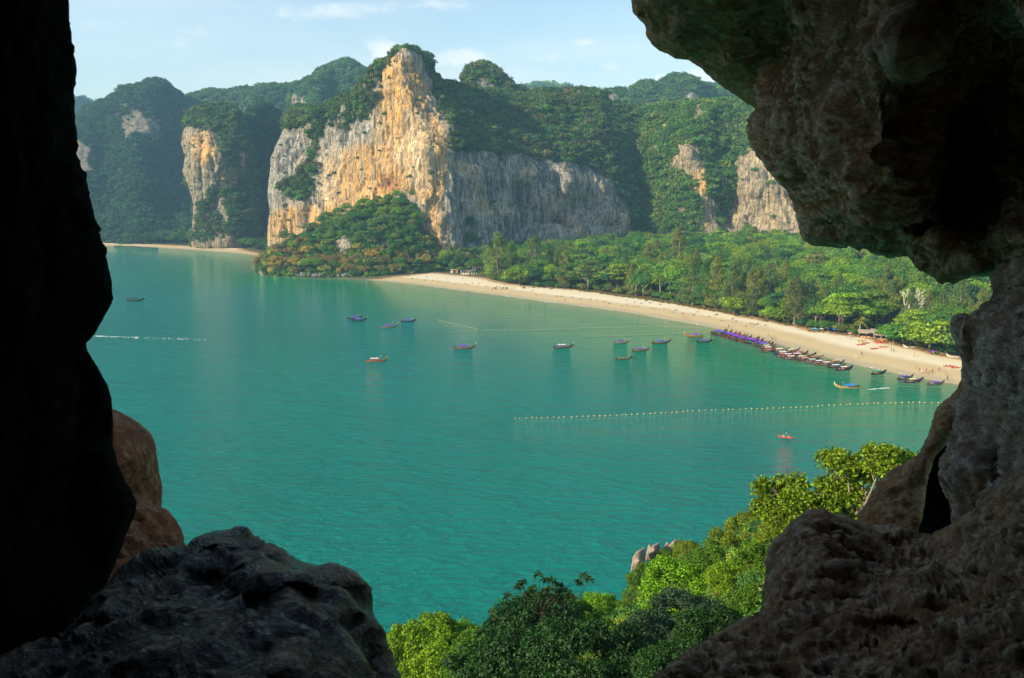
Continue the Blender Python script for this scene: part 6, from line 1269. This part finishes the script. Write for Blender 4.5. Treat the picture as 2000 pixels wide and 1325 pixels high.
# sparse beach grass strip in front of the palms
M_gr = leaf_mat('dry_beach_grass', 'INST'); g_, _c, _r = crown_mesh('clump', 8, 30, .5, .35, .1, .28, .34, .04, 900, 'cone', M_gr)
r9 = np.random.default_rng(31); L_ = []
for _ in range(900):
    u = r9.uniform(1130, 1440) if r9.random() < .7 else r9.uniform(960, 1900); vv0 = np.interp(u, [q[0] for q in VEG_PX[:20]][::-1], [q[1] for q in VEG_PX[:20]][::-1]); X = ground(u, vv0 + r9.normal()*1.2 - .5, 2.4)
    cc = np.array([(.28, .22, .06), (.14, .2, .04), (.3, .16, .06)][r9.integers(0, 3)]); L_.append((X[0], X[1], float(gz(X[0], X[1])[0])+.1, r9.uniform(.7, 1.7), r9.uniform(0, 6), 1.3, *cc, 0))
scatter('beach_grass', 'dry grass and creepers along the top of the sand', L_, [g_], M_gr)

# ------------------------------------------------------------------ foam: boat wakes and the edge of the water
M_foam = simple('sea_foam', (.82, .86, .84), .9, .1, .05, 2)
def flakes(name, label, P, size, rng):
    V = []; F = []
    for x, y in P:
        n = 6; s = size*rng.lognormal(0, .5); o_ = len(V); a0 = rng.uniform(0, 6)
        for i in range(n): a = a0+2*math.pi*i/n; q = s*rng.uniform(.5, 1.2); V.append((x+q*math.cos(a)*1.8, y+q*math.sin(a), .03+rng.uniform(0, .01)))
        F.append(list(range(o_, o_+n)))
    tag(link(name, make_mesh(name, np.array(V), F, M_foam, False)), label, kind='stuff')
rng = np.random.default_rng(3); P = []
a = ground(150, 655.5)[:2]; b = ground(400, 664)[:2]
for _ in range(230): s_ = rng.random()**1.5; q = a+(b-a)*s_; w = .35+1.1*s_; P.append(q+rng.normal(size=2)*np.array([w*.5, w]))
flakes('wake_foam', 'thin white wake running in from the left cave wall', P, .16, rng); P = []
a = ground(1699, 761)[:2]; b = ground(1734, 758)[:2]
for _ in range(120): q = a+(b-a)*rng.random(); P.append(q+rng.normal(size=2)*np.array([.3, .35]))
flakes('wake_foam', 'short white wake behind the tan boat', P, .12, rng); P = []
for a, b in zip(SHORE[3:26], SHORE[4:27]):
    L = np.hypot(*(b-a)); nrm_ = np.array([-(b-a)[1], (b-a)[0]])/L
    for _ in range(int(L*1.0)): t_ = rng.random(); q = a+(b-a)*t_; k_ = fbm(np.array([[q[0]/14, q[1]/14, 0]]), 2)[0]; 
    n_ = int(L*2.2); tt = rng.random(n_); Q = a+(b-a)*tt[:, None]; kk = fbm(np.c_[Q/16., np.zeros(n_)], 2)
    for q, k_ in zip(Q, kk):
        if k_ > -.05: P.append(q + nrm_*(1.2+2.2*k_+rng.normal()*.25)*(-1 if nrm_[1] > 0 else 1))
flakes('shore_foam', 'broken thread of foam where the ripples meet the sand', P, .16, rng)
